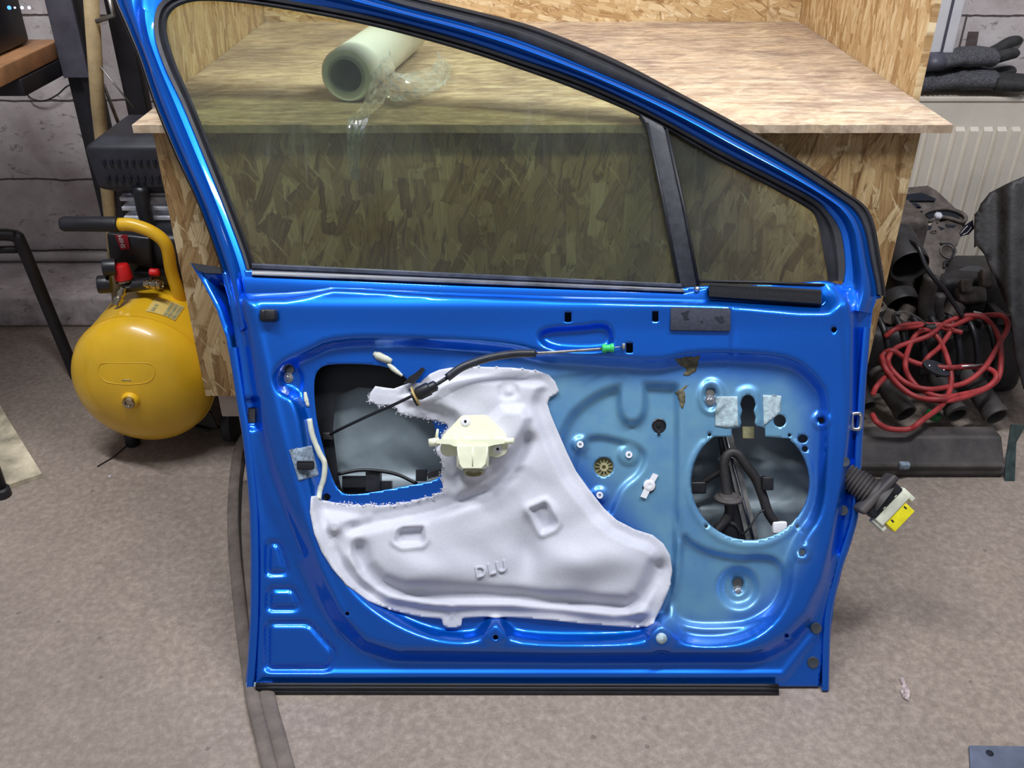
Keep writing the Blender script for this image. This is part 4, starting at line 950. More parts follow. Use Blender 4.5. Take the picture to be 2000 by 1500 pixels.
# handle
hp = lambda x, y, Y: Yp(x, y, Y)
gripA, gripB = hp(120, 437, 1.93), hp(232, 438, 1.93)
MB().tube([gripA, gripA.lerp(gripB, 0.05), gripA.lerp(gripB, 0.95), gripB], [0.014, 0.0168, 0.0168, 0.0168], 18).build('handle_grip', M['rubber'], cp)
MB().tube(crom([gripB, hp(262, 440, 1.93), hp(300, 455, 1.93), hp(325, 480, 1.935), hp(335, 530, 1.95), hp(350, 580, 1.96), hp(362, 640, 1.98)], 6), 0.0145, 16).build('handle', M['yellow'], cp)
MB().tube(crom([hp(278, 562, 1.98), hp(290, 600, 2.0)], 3), 0.010, 12).build('handle_brace', M['yellow'], cp)
# pressure switch with red label
ps = MB().box(hp(262, 480, 2.0), (0.098, 0.06, 0.075), Matrix.Rotation(0.12, 3, 'Y'), 0.006).build('pressure_switch', M['plastic'], cp, smooth='auto')
lb = [hp(x, y, 1.966) for x, y in ((224, 459), (248, 459), (254, 486), (236, 489))]
MB().prism(lb, (0, 0.002, 0)).build('red_label', M['redlabel'], ps, smooth=False)
cu = bpy.data.curves.new('t', 'FONT'); cu.body = 'SHIM'; cu.size = 0.0145; cu.extrude = 0.0002; cu.align_x = 'CENTER'; cu.align_y = 'CENTER'
o = bpy.data.objects.new('tmp', cu); COL.objects.link(o); dg = bpy.context.evaluated_depsgraph_get(); me = bpy.data.meshes.new_from_object(o.evaluated_get(dg)); bpy.data.objects.remove(o)
cc = hp(238, 472, 1.9645); e1 = (hp(241, 458, 1.9645)-hp(244, 486, 1.9645)).normalized(); e1 = (hp(236, 458, 1.9645)-hp(244, 486, 1.9645)).normalized(); e2 = V3((0, -1, 0)).cross(e1)*1.0
mesh('label_lettering', [cc+e1*v.co.x+e2*v.co.y+V3((0, -v.co.z, 0)) for v in me.vertices], [list(p.vertices) for p in me.polygons], M['white'], ps, smooth=False)
b = MB(); b.bb((-0.885, 1.97, 0.385), (-0.80, 2.03, 0.42), 0.006); b.tube([hp(245, 560, 1.93), hp(300, 552, 1.93)], 0.014, 12); b.build('manifold', M['plastic'], cp, smooth='auto')
MB().lathe([(0.019, 0), (0.0195, 0.004), (0.0185, 0.03), (0.016, 0.035), (0, 0.036)], hp(243, 545, 1.93), (-0.10, 0.1, 1), 24).build('regulator_knob', M['redplastic'], cp, smooth='auto')
MB().lathe([(0.020, 0), (0.020, 0.004), (0.017, 0.005)], hp(244, 549, 1.93), (-0.10, 0.1, 1), 24).build('knob_nut', M['brass'], cp, smooth='auto')
for x, y, r in ((214, 522, 0.019), (204, 555, 0.021)):
    MB().lathe([(r, -0.014), (r, 0.010), (r*0.93, 0.014), (r*0.85, 0.013), (0, 0.013)], hp(x, y, 1.92), (-1, -0.25, 0.05), 28).build('pressure_gauge', M['plastic'], cp, smooth='auto')
def coupling(p, d, s=1.0):
    return MB().lathe([(0.006*s, -0.02*s), (0.008*s, -0.02*s), (0.008*s, -0.012*s), (0.011*s, -0.012*s), (0.011*s, -0.004*s), (0.0085*s, -0.003*s), (0.0085*s, 0.003*s), (0.0115*s, 0.004*s), (0.0115*s, 0.013*s), (0.0095*s, 0.014*s), (0.010*s, 0.022*s), (0.0075*s, 0.023*s), (0.006*s, 0.018*s), (0, 0.018*s)], p, d, 20).build('hose_coupling', M['brass'], cp, smooth='auto')
coupling(hp(234, 578, 1.90), (-0.35, -0.45, -0.75)); coupling(hp(298, 555, 1.91), (1, -0.25, 0.02))
MB().lathe([(0.004, -0.006), (0.010, -0.004), (0.010, 0.002), (0.009, 0.004), (0.009, 0.014), (0.006, 0.016), (0, 0.016)], hp(298, 532, 1.95), (1, -0.1, 0.05), 18).build('safety_valve', M['redplastic'], cp, smooth='auto')
MB().tube(crom([hp(272, 575, 1.96), hp(262, 585, 1.95), hp(240, 592, 1.97)], 4), 0.009, 10).build('tank_nipple', M['yellow'], cp)
# warning sticker on the tank shoulder
def shoulder(a, y): return V3((TC.x+(TR+0.0006)*math.sin(a), y, TC.z+(TR+0.0006)*math.cos(a)))
V = []; F = []
for i in range(7):
    for j in range(3): V.append(shoulder(0.16+i*0.07, 1.86+j*0.035))
for i in range(6):
    for j in range(2): F.append((i*3+j, i*3+j+1, i*3+j+4, i*3+j+3))
st = mesh('sticker', V, F, plain('pale_yellow_sticker', (216, 190, 110), 0.4, 0, 0.05, 20, 0), tank)
b = MB()
for a0, y0, y1 in ((0.22, 1.865, 1.885), (0.22, 1.890, 1.9), (0.40, 1.862, 1.925), (0.46, 1.862, 1.925), (0.52, 1.862, 1.925)):
    V = [shoulder(a0, y0), shoulder(a0+0.045, y0), shoulder(a0+0.045, y1), shoulder(a0, y1)]; V = [TC+V3((v.x-TC.x, 0, v.z-TC.z))*1.004+V3((0, v.y-TC.y, 0)) for v in V]; b.add(V, [(0, 1, 2, 3)])
b.build('sticker_print', M['creamdull'], tank, smooth=False)
# foot and wheels
MB().lathe([(0.016, 0.0), (0.018, 0.004), (0.017, 0.035), (0.013, 0.040)], V3((-0.935, 1.875, 0)), (0, 0, 1), 18).build('rubber_foot', M['rubber'], cp, smooth='auto')
b = MB(); b.bb((-0.95, 1.86, 0.036), (-0.92, 1.89, 0.10), 0.002); b.build('foot_bracket', M['yellow'], cp, smooth='auto')
MB().lathe([(0.0, -0.014), (0.040, -0.014), (0.046, -0.009), (0.046, 0.009), (0.040, 0.014), (0.0, 0.014)], V3((-0.695, 1.90, 0.0465)), (1, 0, 0), 32).build('wheel', M['rubber'], cp, smooth='auto')
b = MB(); b.tube([V3((-0.80, 1.86, 0.07)), V3((-0.74, 1.86, 0.052)), V3((-0.712, 1.88, 0.05)), V3((-0.712, 1.97, 0.05))], 0.004, 8); b.prism([V3((-0.80, 1.865, 0.10)), V3((-0.725, 1.865, 0.10)), V3((-0.715, 1.865, 0.055)), V3((-0.79, 1.865, 0.055))], (0, 0.004, 0)); b.build('wheel_bracket', M['rackblack'], cp, smooth=False)

# ================================================================== LEFT SIDE
pole = MB().tube([Yp(174, -60, 2.33), Yp(191, 200, 2.36), Yp(216, 430, 2.42), Z(238, 660, 0.012)], [0.0175, 0.0172, 0.017, 0.017], 16).build('broom_handle', M['broom'], label='bare wooden pole standing behind the yellow compressor', cat='pole')
rk = empty('metal_rack', (-1.25, 2.45, 0), 'dark steel rack with a wooden shelf left of the workbench', 'rack')
def vpost(px, py, Y, z0, z1, wx, wy, mat, name='upright'):
    p = Yp(px, py, Y); return MB().bb((p.x-wx/2, Y-wy/2, z0), (p.x+wx/2, Y+wy/2, z1), 0.003).build(name, mat, rk, smooth='auto')
vpost(130, 50, 2.40, 0.765, 1.7, 0.066, 0.03, M['rackgrey'])
vpost(172, 180, 2.44, 0.0, 0.76, 0.066, 0.05, M['rackblack'])  # lower part of the grey post; its shade is put into a black material
vpost(157, 60, 2.42, 0.60, 1.7, 0.030, 0.05, M['rackblack'])
vpost(252, 110, 2.42, 0.0, 1.7, 0.052, 0.04, M['rackblack'])
pA = Yp(196, 130, 2.34); pB = Yp(262, 212, 2.34); MB().tube([pA, pB], 0.0022, 8).build('brace', M['dullsteel'], rk)
pA = Yp(202, 165, 2.50); pB = Yp(235, 250, 2.50); MB().tube([pA, pB], 0.005, 8).build('brace', M['dullsteel'], rk)
MB().bb((-1.75, 1.75, 0.810), (-1.135, 2.43, 0.850), 0.003).build('shelf', M['shelfwood'], rk, smooth='auto')
MB().bb((-1.20, 2.18, 0.770), (-1.13, 2.46, 0.808), 0.002).build('shelf_bracket', M['rackblack'], rk, smooth='auto')
MB().tube([Yp(188, 42, 2.32), Yp(222, 30, 2.32), Yp(212, -10, 2.32)], 0.006, 8).build('bracket', M['dullsteel'], rk)
for yy in (1.80, 2.40): MB().bb((-1.74, yy-0.02, 0.0), (-1.69, yy+0.02, 0.809), 0.003).build('upright', M['rackblack'], rk, smooth='auto')
dev = MB().bb((-1.62, 2.20, 0.8515), (-1.185, 2.38, 1.12), 0.012).build('charger', plain('black_device', (16, 18, 26), 0.35, 0, 0.2, 14, 0.05), smooth='auto', label='black boxy device with small indicator lights on the wooden shelf', cat='device')
for x, mt, r in ((18, 'ledblue', 0.0042), (29, 'ledwhite', 0.0022), (43, 'ledwhite', 0.0036), (57, 'ledwhite', 0.0036)):
    o = MB().lathe([(r, -0.001), (r, 0.001), (r*0.7, 0.0018), (0, 0.0022)], Yp(x, 15, 2.1995), (0, -1, 0), 16).build('indicator_light', M[mt], dev)
MB().tube(crom([Yp(-40, 150, 2.78), Yp(38, 165, 2.78), Yp(58, 190, 2.78), Yp(85, 197, 2.78), Yp(112, 185, 2.78), Yp(132, 168, 2.78), Yp(160, 160, 2.78)], 6), 0.0022, 8).build('wall_cable', M['plastic'], label='thin black cable sagging against the wall below the wooden shelf', cat='cable')
pp = empty('water_pipe', (-1.3, 2.765, 0.10), 'white plastic pipe running along the foot of the left wall', 'pipe')
z0 = 0.1175
MB().tube([V3((-2.4, 2.765, z0+0.004)), V3((-0.78, 2.765, z0))], 0.0155, 14).build('pipe_run', M['pipewhite'], pp)
MB().tube([V3((-1.245, 2.765, z0+0.001)), V3((-1.20, 2.765, z0+0.001))], 0.0172, 16).build('pipe_coupling', M['pipewhite'], pp)
# black tubular trestle
tr_ = empty('tube_trestle', (-1.2, 2.0, 0), 'black steel tube trestle at the left edge, one leg ending behind the compressor', 'trestle')
ft = Z(150, 738, 0.0); top = Yp(42, 478, ft.y); 
MB().tube(crom([ft, ft.lerp(top, 0.5), top, Yp(28, 461, ft.y), Yp(-10, 458, ft.y-0.02), Yp(-80, 458, ft.y-0.05)], 5), 0.0155, 14).build('leg', M['rackblack'], tr_)
MB().tube([Yp(38, 487, ft.y), Yp(-80, 489, ft.y)], 0.010, 10).build('rail', M['rackblack'], tr_)
f2 = Z(6, 968, 0.0); MB().tube([f2+V3((0, 0, 0.012)), f2+V3((-0.03, 0.05, 0.42))], 0.014, 12).build('leg', M['rackblack'], tr_)
ftop = f2+V3((-0.03, 0.05, 0.42)); MB().tube(crom([ftop, ftop+V3((-0.04, 0.03, 0.03)), V3((-1.50, ft.y-0.10, top.z+0.02)), Yp(-80, 458, ft.y-0.05)], 5), 0.014, 12).build('top_bar', M['rackblack'], tr_)
MB().lathe([(0.019, 0), (0.019, 0.02), (0.015, 0.024)], f2, (0, 0, 1), 16).build('leg_cap', M['rubber'], tr_, smooth='auto')
bdp = [Z(0, 790, 0.012), Z(12, 812, 0.012), Z(82, 925, 0.012), Z(12, 948, 0.012), Z(-60, 960, 0.012), Z(-60, 780, 0.012)]
dirty = plain('dirty_whitewashed_board', (176, 166, 144), 0.75, 0, 0.35, 12, 0.3)
MB().prism(bdp, (0, 0, -0.0115)).build('board_offcut', dirty, smooth=False, label='dirty white board offcut lying on the floor at the left edge', cat='board')
MB().tube([Z(190, 911, 0.002), Z(222, 892, 0.003), Z(250, 868, 0.002)], 0.0015, 6).build('wire_scrap', M['seam'], label='thin dark wire scrap on the floor below the compressor', cat='wire scrap')
MB().lathe([(0.0, 0), (0.005, 0.001), (0.004, 0.004), (0, 0.0055)], Z(215, 932, 0.0), (0, 0, 1), 7).build('plaster_crumb', M['pipewhite'], smooth=False, label='small white crumb on the floor below the compressor', cat='crumb')

# weather seal lying on the floor
ws = empty('door_weatherstrip', Z(480, 1300, 0.0), 'long dusty grey rubber weatherstrip on the floor under the left door corner', 'rubber seal')
bp = [(478, 850), (466, 880), (458, 940), (455, 1010), (458, 1080), (466, 1160), (474, 1230), (484, 1300), (497, 1380), (512, 1440), (532, 1520), (545, 1560)]
def fl(P, z, r, name, mat, flat): return MB().tube(crom([Z(x, y, z) for x, y in P], 5), r, 14, flat=flat, up=(0, 0, 1)).build(name, mat, ws)
fl(bp, 0.0052, 0.0125, 'bulb', M['dustyrubber'], 0.42)
fl([(x+28+(max(0, y-1300)*0.02), y) for x, y in bp[2:]], 0.0048, 0.0135, 'flange', M['dustyrubber'], 0.34)
fl([(x+13.5+(max(0, y-1300)*0.01), y) for x, y in bp[1:]], 0.004, 0.0022, 'groove', M['seam'], 0.9)

# floor debris, plate
b = MB().prism([Z(x, y, 0.0035) for x, y in ((1757, 1325), (1765, 1322), (1768, 1334), (1772, 1338), (1778, 1352), (1775, 1368), (1764, 1362), (1758, 1348), (1763, 1338))], (0, 0, -0.003)); b.build('leaf_scrap', plain('silvery_leaf_scrap', (150, 136, 136), 0.5, 0, 0.4, 200, 0.3), smooth=False, label='crumpled dark scrap of foil on the floor at the lower right', cat='scrap')
plp = [Z(1893, 1456, 0.006), Z(2040, 1458, 0.006), Z(2060, 1560, 0.006), Z(1899, 1560, 0.006)]
pl = MB().prism(plp, (0, 0, -0.0055)).build('steel_plate', M['plateblue'], smooth=False, label='blue-grey metal plate lying on the floor in the lower right corner', cat='metal plate')
q = Z(1933, 1471, 0.0062); MB().lathe([(0.006, 0), (0.006, 0.0006), (0, 0.0006)], q, (0, 0, 1), 16).build('plate_hole', M['hole'], pl)

# ================================================================== RIGHT SIDE: radiator, gloves, window post
rd = empty('radiator', (1.4, 2.72, 0.1), 'cream panel radiator on the wall right of the workbench', 'radiator')
RY, RZ = 2.685, 0.645; rx0, rx1 = 0.88, 2.1
nseg = 460; V = []; F = []
def ribprof(x):
    t = ((x-rx0) % 0.0405)/0.0405; return 0.011*float(ss(np.array((t-0.10)/0.09)))*float(ss(np.array((0.90-t)/0.09)))
rows = [(0.10, 0), (0.14, 0), (0.15, 1), (RZ-0.095, 1), (RZ-0.085, 0), (RZ-0.006, 0), (RZ, -0.6)]
for z, k in rows:
    for i in range(nseg+1):
        x = rx0+(rx1-rx0)*i/nseg; y = RY + (-ribprof(x) if k == 1 else (0.006 if k < 0 else 0)); V.append((x, y, z))
for r in range(len(rows)-1):
    for i in range(nseg): F.append((r*(nseg+1)+i, r*(nseg+1)+i+1, (r+1)*(nseg+1)+i+1, (r+1)*(nseg+1)+i))
mesh('front_panel', V, F, M['radiator'], rd, smooth='auto')
MB().bb((rx0, RY+0.010, 0.10), (rx1, RY+0.022, RZ-0.01)).build('rear_panel', M['radiator'], rd, smooth=False)
b = MB()
for k in range(70): b.box((rx0+0.02+k*0.0155, RY+0.055, RZ-0.004), (0.004, 0.088, 0.006), Matrix.Rotation(0.35, 3, 'Z'))
b.bb((rx0, RY-0.004, RZ-0.012), (rx1, RY+0.008, RZ+0.001), 0.002); b.bb((rx0, RY+0.098, RZ-0.012), (rx1, RY+0.106, RZ+0.001), 0.002); b.build('top_grille', M['radiator'], rd, smooth='auto')
# gloves
def glove(name, base, ang, s, label, fingers, mat, cuffmat, lift=0.0):
    g = empty(name, base, label, 'glove', 'work gloves on the radiator')
    R = Matrix.Rotation(ang, 3, 'Z'); base = V3(base)
    def T(x, y, z): return base+R @ V3((x*s, y*s, z*s))+V3((0, 0, lift+0.004))
    MB().tube(crom([T(-0.10, 0, 0.018), T(-0.06, 0, 0.02), T(-0.02, 0, 0.024), T(0.03, 0, 0.026), T(0.06, 0, 0.022)], 5), [s*v for v in [0.036]*6+[0.034]*5+[0.042]*5+[0.040]*4+[0.03]], 16, flat=0.5, up=(0, 0, 1)).build('palm', mat, g)
    for i, (dx, dy, L, rz, up) in enumerate(fingers):
        a = T(dx, dy, 0.022); d = R @ V3((math.cos(rz)*L, math.sin(rz)*L, up)); pts = [a, a+d*0.35*s, a+d*0.7*s+V3((0, 0, up*0.3)), a+d*s]
        MB().tube(crom(pts, 4), [s*v for v in (0.013, 0.014, 0.014, 0.0135, 0.0135, 0.013, 0.013, 0.013, 0.0125, 0.012, 0.011, 0.009, 0.004)], 12).build('finger', M['glovepalm'], g)
    MB().tube([T(-0.105, 0, 0.018), T(-0.068, 0, 0.02)], s*0.038, 18, flat=0.55, up=(0, 0, 1)).build('cuff', cuffmat, g)
    return g
fg = [(0.05, 0.03, 0.07, 0.25, 0.01), (0.055, 0.01, 0.085, 0.05, 0.0), (0.055, -0.01, 0.08, -0.05, 0.0), (0.05, -0.03, 0.065, -0.2, 0.0), (0.0, 0.035, 0.06, 0.9, 0.02)]
gp = Z(1880, 176, RZ+0.004); glove('work_glove', (gp.x-0.01, 2.735, RZ), -0.06, 1.42, 'grey knitted work glove lying lowest on the radiator, fingers to the right', fg, M['glove'], M['glove'])
glove('work_glove', (gp.x-0.015, 2.745, RZ+0.062), 0.14, 1.3, 'dark work glove lying on top of another glove on the radiator', [(0.04, 0.01, 0.10, 0.12, 0.03), (0.045, -0.01, 0.07, -0.05, 0.01)], M['glove'], M['rackgrey'], 0.0)
MB().bb((0.835, 2.70, RZ+0.001), (1.04, 2.775, RZ+0.03), 0.012).build('folded_rag', M['glovepalm'], smooth='auto', label='dark folded rag on the radiator against the workbench board', cat='rag')
# white window post and wall strap
wp = empty('wall_profile', (1.14, 2.73, 0.7), 'white plastic board with a grey groove standing at the wall above the radiator', 'profile')
a, c_ = Yp(1800, 105, 2.72), Yp(1862, 105, 2.72)
MB().bb((a.x, 2.72, a.z), (c_.x, 2.785, 1.6), 0.006).build('profile', M['white'], wp, smooth='auto')
g0 = Yp(1838, 105, 2.719); MB().bb((g0.x-0.0035, 2.717, a.z), (g0.x+0.0035, 2.722, 1.6)).build('groove', M['rackgrey'], wp, smooth=False)
wp.location.z = wp.location.z
s0, s1 = Yp(1892, 62, 2.796), Yp(1912, 62, 2.796); s2 = Yp(1880, 120, 2.796); s3 = Yp(1903, 120, 2.796)
MB().prism([s0, s1, s3, s2], (0, 0.0035, 0)).build('wall_bracket', plain('brown_painted_strap', (96, 84, 82), 0.6, 0.2, 0.2, 40, 0.2), smooth=False, label='short brown metal strap on the wall above the gloves', cat='bracket')

# ================================================================== RIGHT SIDE: pile of car parts
def lat(name, p, d, prof, mat, parent=None, n=28, **k): return MB().lathe(prof, p, d, n).build(name, mat, parent, smooth='auto', **k)
# long plastic air box on the floor
bx0 = Z(1640, 936, 0).x; bx1 = Z(1958, 934, 0).x
ab = empty('plastic_air_box', (0.95, 1.80, 0), 'long dusty black plastic case on the floor right of the door', 'plastic case')
b = MB(); P = [(1.742, 0.0), (1.735, 0.012), (1.737, 0.032), (1.748, 0.036), (1.784, 0.078), (1.792, 0.082), (1.832, 0.082), (1.838, 0.0)]
b.prism([V3((bx0, y, z)) for y, z in P], (bx1-bx0, 0, 0)); o = b.build('case_body', M['duct'], ab, smooth=False); m = o.modifiers.new('bevel', 'BEVEL'); m.width = 0.005; m.segments = 3
MB().bb((bx0, 1.733, 0.031), (bx1-0.01, 1.745, 0.036)).build('case_seam', M['duct'], ab, smooth=False)
MB().box(Z(1765, 912, 0.035)+V3((0, 0, 0.004)), (0.024, 0.014, 0.016), None, 0.003).build('case_clip', M['felt'], ab, smooth='auto')
# metal strip standing at its right end
q0 = Z(1962, 940, 0); MB().prism([q0, q0+V3((0.024, 0.0, 0)), q0+V3((0.030, 0.05, 0.075)), q0+V3((0.045, 0.06, 0.115)), q0+V3((0.010, 0.06, 0.118)), q0+V3((0.004, 0.03, 0.05))], (0.002, 0.006, -0.002)).build('bent_metal_strip', plain('greenish_galvanised_strip', (74, 88, 88), 0.45, 0.6, 0.2, 40, 0.1), smooth=False, label='bent greenish metal strip at the right end of the black case', cat='metal strip')
# open pipes
def pipe(cx, cy, Y, r, dx, label):
    p = Yp(cx, cy, Y); g = empty('duct_pipe', (p.x, p.y+0.1, 0), label, 'pipe', 'open black pipe ends above the plastic case')
    d = V3((dx, 0.9, 0.36)).normalized()
    b = MB(); b.lathe([(r*0.82, 0.05), (r*0.82, 0.0), (r*0.88, -0.004), (r*1.06, -0.004), (r*1.08, 0.012), (r*0.98, 0.016), (r*0.98, 0.135), (r*0.8, 0.14)], p, d, 30); b.f = [f for f in b.f if len(f) == 4]; b.build('pipe_body', M['duct'], g, smooth='auto')
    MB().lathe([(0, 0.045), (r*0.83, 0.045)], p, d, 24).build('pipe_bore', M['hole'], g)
    return g
pipe(1768, 806, 1.93, 0.026, -0.30, 'open black pipe end nearest the door, under the red hose')
pipe(1868, 808, 1.93, 0.0255, -0.12, 'middle open black pipe end, right of the green scrap')
pipe(1945, 812, 1.92, 0.029, -0.22, 'widest open black pipe end, rightmost above the black case')
pipe(1697, 790, 1.97, 0.016, -0.10, 'thin open pipe end half hidden behind the door edge')
MB().box(Yp(1822, 812, 1.95), (0.035, 0.02, 0.022), Matrix.Rotation(0.4, 3, 'Y'), 0.004).build('green_clip', M['greentape'], smooth='auto', label='small green plastic scrap between the open black pipe ends', cat='plastic scrap')
# dark casting bed under the hose
bed = empty('engine_casting', (1.05, 2.15, 0), 'heap-like black engine casting under the coiled red hose', 'engine part')
rr = random.Random(5)
b = MB(); b.bb((0.83, 2.105, 0.0), (1.36, 2.205, 0.19), 0.03); b.build('casting_body', M['blackcast'], bed, smooth='auto')
for k in range(34):
    b = MB()
    x = rr.uniform(0.86, 1.32); y = rr.uniform(2.12, 2.17); z = 0.18+rr.uniform(0, 0.04); s = rr.uniform(0.02, 0.05)
    Rr = Matrix.Rotation(rr.uniform(0, 3), 3, 'Z') @ Matrix.Rotation(rr.uniform(-0.7, 0.7), 3, 'X')
    if k % 3: b.box((x, y, z), (s*1.6, s*0.5, s*0.6), Rr, s*0.1).build('casting_rib', M['blackcast'] if k % 4 else M['casting'], bed, smooth='auto')
    else: b.lathe([(s*0.2, 0), (s*0.5, 0), (s*0.5, s*0.7), (s*0.3, s*0.8), (s*0.25, s*0.4)], (x, y, z), Rr @ V3((0, 0, 1)), 16).build('casting_boss', M['casting'], bed, smooth='auto')
for k in range(7):
    x = 0.93+k*0.045; MB().tube(crom([V3((x, 2.10, 0.24)), V3((x+0.01, 2.06, 0.215)), V3((x+0.022, 2.03, 0.16)), V3((x+0.02, 2.02, 0.11))], 5), 0.0085, 10).build('cable_lead', M['plastic'], bed)
# red hose on a tilted resting plane
HP = Plane((0, 1.98, 0.165), (0, -0.50, 0.86))
def hose(P, lift=0.0): return [HP.at(x, y, 0.012+lift+(0.012 if i % 3 == 1 else 0)+0.045*float(ss(np.array((y-765)/55.0)))) for i, (x, y) in enumerate(P)]
HS = [(1704, 810), (1712, 824), (1735, 837), (1775, 838), (1800, 822), (1845, 785), (1858, 740), (1850, 700), (1838, 670), (1822, 650), (1806, 645), (1788, 655), (1775, 680), (1768, 710), (1775, 735), (1800, 762), (1840, 775), (1890, 768), (1930, 755), (1946, 735), (1930, 720), (1890, 716), (1850, 718), (1800, 712), (1768, 700), (1745, 685), (1728, 690), (1722, 705), (1738, 735), (1765, 762), (1800, 778), (1850, 783), (1900, 770), (1945, 745),
      (1955, 710), (1952, 665), (1938, 635), (1915, 618), (1880, 618), (1845, 632), (1815, 655), (1780, 668), (1750, 680), (1735, 700), (1740, 720), (1770, 748), (1810, 760), (1850, 756), (1890, 745), (1925, 715), (1955, 665), (1968, 640), (1962, 620), (1940, 615), (1900, 620), (1860, 636), (1830, 634), (1790, 638), (1750, 642), (1732, 655), (1735, 652), (1760, 637), (1800, 633), (1840, 640), (1880, 650)]
rh = empty('red_air_hose', HP.at(1830, 760, 0), 'tangled coil of red rubber hose draped over the black car parts', 'hose')
MB().tube(crom(hose(HS), 7), 0.0066, 12).build('hose_coil', M['redhose'], rh)
MB().tube(crom(hose([(1722, 695), (1730, 720), (1755, 752), (1790, 775), (1835, 780), (1870, 772)], 0.012), 7), 0.0066, 12).build('hose_loop', M['redhose'], rh)
MB().tube(crom(hose([(1704, 772), (1712, 755), (1728, 738), (1742, 730)], 0.01), 6), 0.0066, 12).build('hose_loop', M['redhose'], rh)
MB().tube(crom(hose([(1802, 712), (1815, 695), (1835, 678), (1855, 650), (1862, 640)], 0.0), 6), 0.0062, 12).build('hose_loop', M['redhose'], rh)
lat('hose_ferrule', HP.at(1816, 640, 0.02), (1, 0.1, 0.05), [(0.007, -0.014), (0.010, -0.012), (0.010, 0.012), (0.007, 0.014)], M['darksteel'], rh)
# oval badge-like foot plate and bright rod
c = HP.at(1830, 718, 0.028); ov = [c+V3((0.036*math.cos(t), 0.0, 0))+HP.ev*0.019*math.sin(t)-V3((0, 0, 0.012*math.cos(t))) for t in [2*PI*k/28 for k in range(28)]]
fp = MB().prism(ov, -HP.ew*0.008).build('oval_pad', M['trim'], smooth=False, label='dark oval pad with two small screws on the hose coil', cat='pad')
for s in (-1, 1): lat('pad_screw', c+V3((0.019*s, 0, -0.006*s)), HP.ew, [(0.0025, 0), (0.0025, 0.001), (0, 0.0018)], M['steel'], fp, 10)
MB().tube([HP.at(1858, 717, 0.02), HP.at(1932, 712, 0.02)], 0.0032, 10).build('steel_rod', M['steel'], label='short bright steel rod right of the dark oval pad', cat='rod')
# gearbox housing with two big bores (left) and alloy bracket plate
gh = empty('gearbox_housing', (1.02, 2.42, 0), 'oily cast housing with ribbed bracket top and two wide dark bores, against the bench side', 'gearbox housing')
GP = Plane((0, 2.36, 0.40), (0.05, -0.62, 0.78)); 
def gplate(name, P, w0, w1, mat=None, bev=0.002): return plate(name, P, w0, w1, mat or M['casting'], gh, GP, bev)
gplate('bracket_plate', [(1752, 470), (1790, 462), (1822, 436), (1850, 430), (1880, 440), (1884, 455), (1876, 464), (1870, 480), (1800, 484), (1776, 482), (1748, 475)], -0.012, 0.0)
gplate('bracket_plate', [(1770, 366), (1812, 362), (1830, 372), (1858, 398), (1880, 420), (1888, 425), (1886, 440), (1862, 436), (1840, 425), (1800, 412), (1762, 404)], -0.03, -0.006)
loopc = [GP.at(x, y, 0.0) for x, y in ((1802, 420), (1820, 410), (1850, 408), (1876, 416), (1886, 425), (1880, 434), (1860, 428), (1835, 424), (1815, 432))]
MB().tube(crom(loopc, 4, True), 0.006, 10, True).build('bracket_eye', M['casting'], gh)
gplate('bracket_pocket', [(1806, 420), (1822, 413), (1850, 411), (1872, 418), (1874, 427), (1858, 424), (1835, 421), (1818, 428)], -0.008, -0.003, M['hole'], 0)
for P in ([(1791, 447), (1803, 458), (1798, 460), (1788, 452)], [(1812, 440), (1820, 441), (1818, 448), (1806, 450)], [(1832, 441), (1845, 446), (1838, 450)], [(1846, 438), (1868, 440), (1862, 445), (1850, 444)], [(1762, 430), (1785, 440), (1770, 446), (1760, 444)], [(1766, 380), (1800, 376), (1828, 388), (1826, 392), (1766, 392)], [(1760, 396), (1790, 396), (1800, 404), (1758, 404)]):
    gplate('bracket_pocket', P, -0.008, 0.0012, M['hole'], 0)
for x, y in ((1822, 432), (1830, 433), (1820, 453), (1826, 453)): lat('bolt_boss', GP.at(x, y, 0), GP.ew, [(0.0055, 0), (0.0055, 0.003), (0.003, 0.003), (0.003, 0.0)], M['casting'], gh, 14)
lat('bolt_head', GP.at(1831, 423, 0.002), GP.ew, [(0.012, 0), (0.012, 0.007), (0.009, 0.010)], M['alu'], gh, 6)
b = MB(); b.bb((0.84, 2.32, 0.0), (1.12, 2.60, 0.42), 0.03); b.build('housing_body', M['casting'], gh, smooth='auto')
gplate('housing_face', [(1790, 480), (1866, 474), (1870, 492), (1862, 505), (1848, 516), (1846, 540), (1828, 560), (1808, 520)], -0.02, 0.012)
b = MB(); b.tube(crom([GP.at(x, y, 0.014) for x, y in ((1836, 476), (1858, 478), (1864, 490), (1858, 504), (1846, 512), (1843, 524))], 5), 0.0035, 8); b.build('gasket_rim', M['rubber'], gh)
lat('face_bore', GP.at(1850, 492, 0.012), GP.ew, [(0.022, 0), (0.022, 0.004), (0.018, 0.004), (0.016, -0.002), (0, -0.003)], M['casting'], gh)
for x, y, r in ((1776, 520, 0.048), (1762, 602, 0.046)):
    p = Yp(x, y, 2.16); b = MB(); b.lathe([(r*0.88, 0.07), (r*0.9, 0.0), (r, -0.003), (r*1.05, 0.004), (r*1.02, 0.11)], p, (-0.05, 0.8, 0.25), 36); b.f = [f for f in b.f if len(f) == 4]; b.build('housing_bore', M['blackcast'], gh, smooth='auto')
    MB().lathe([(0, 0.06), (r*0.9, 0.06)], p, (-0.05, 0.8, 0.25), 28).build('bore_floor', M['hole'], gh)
MB().bb((0.84, 2.215, 0.0), (1.0, 2.315, 0.26), 0.02).build('housing_base', M['blackcast'], gh, smooth='auto')
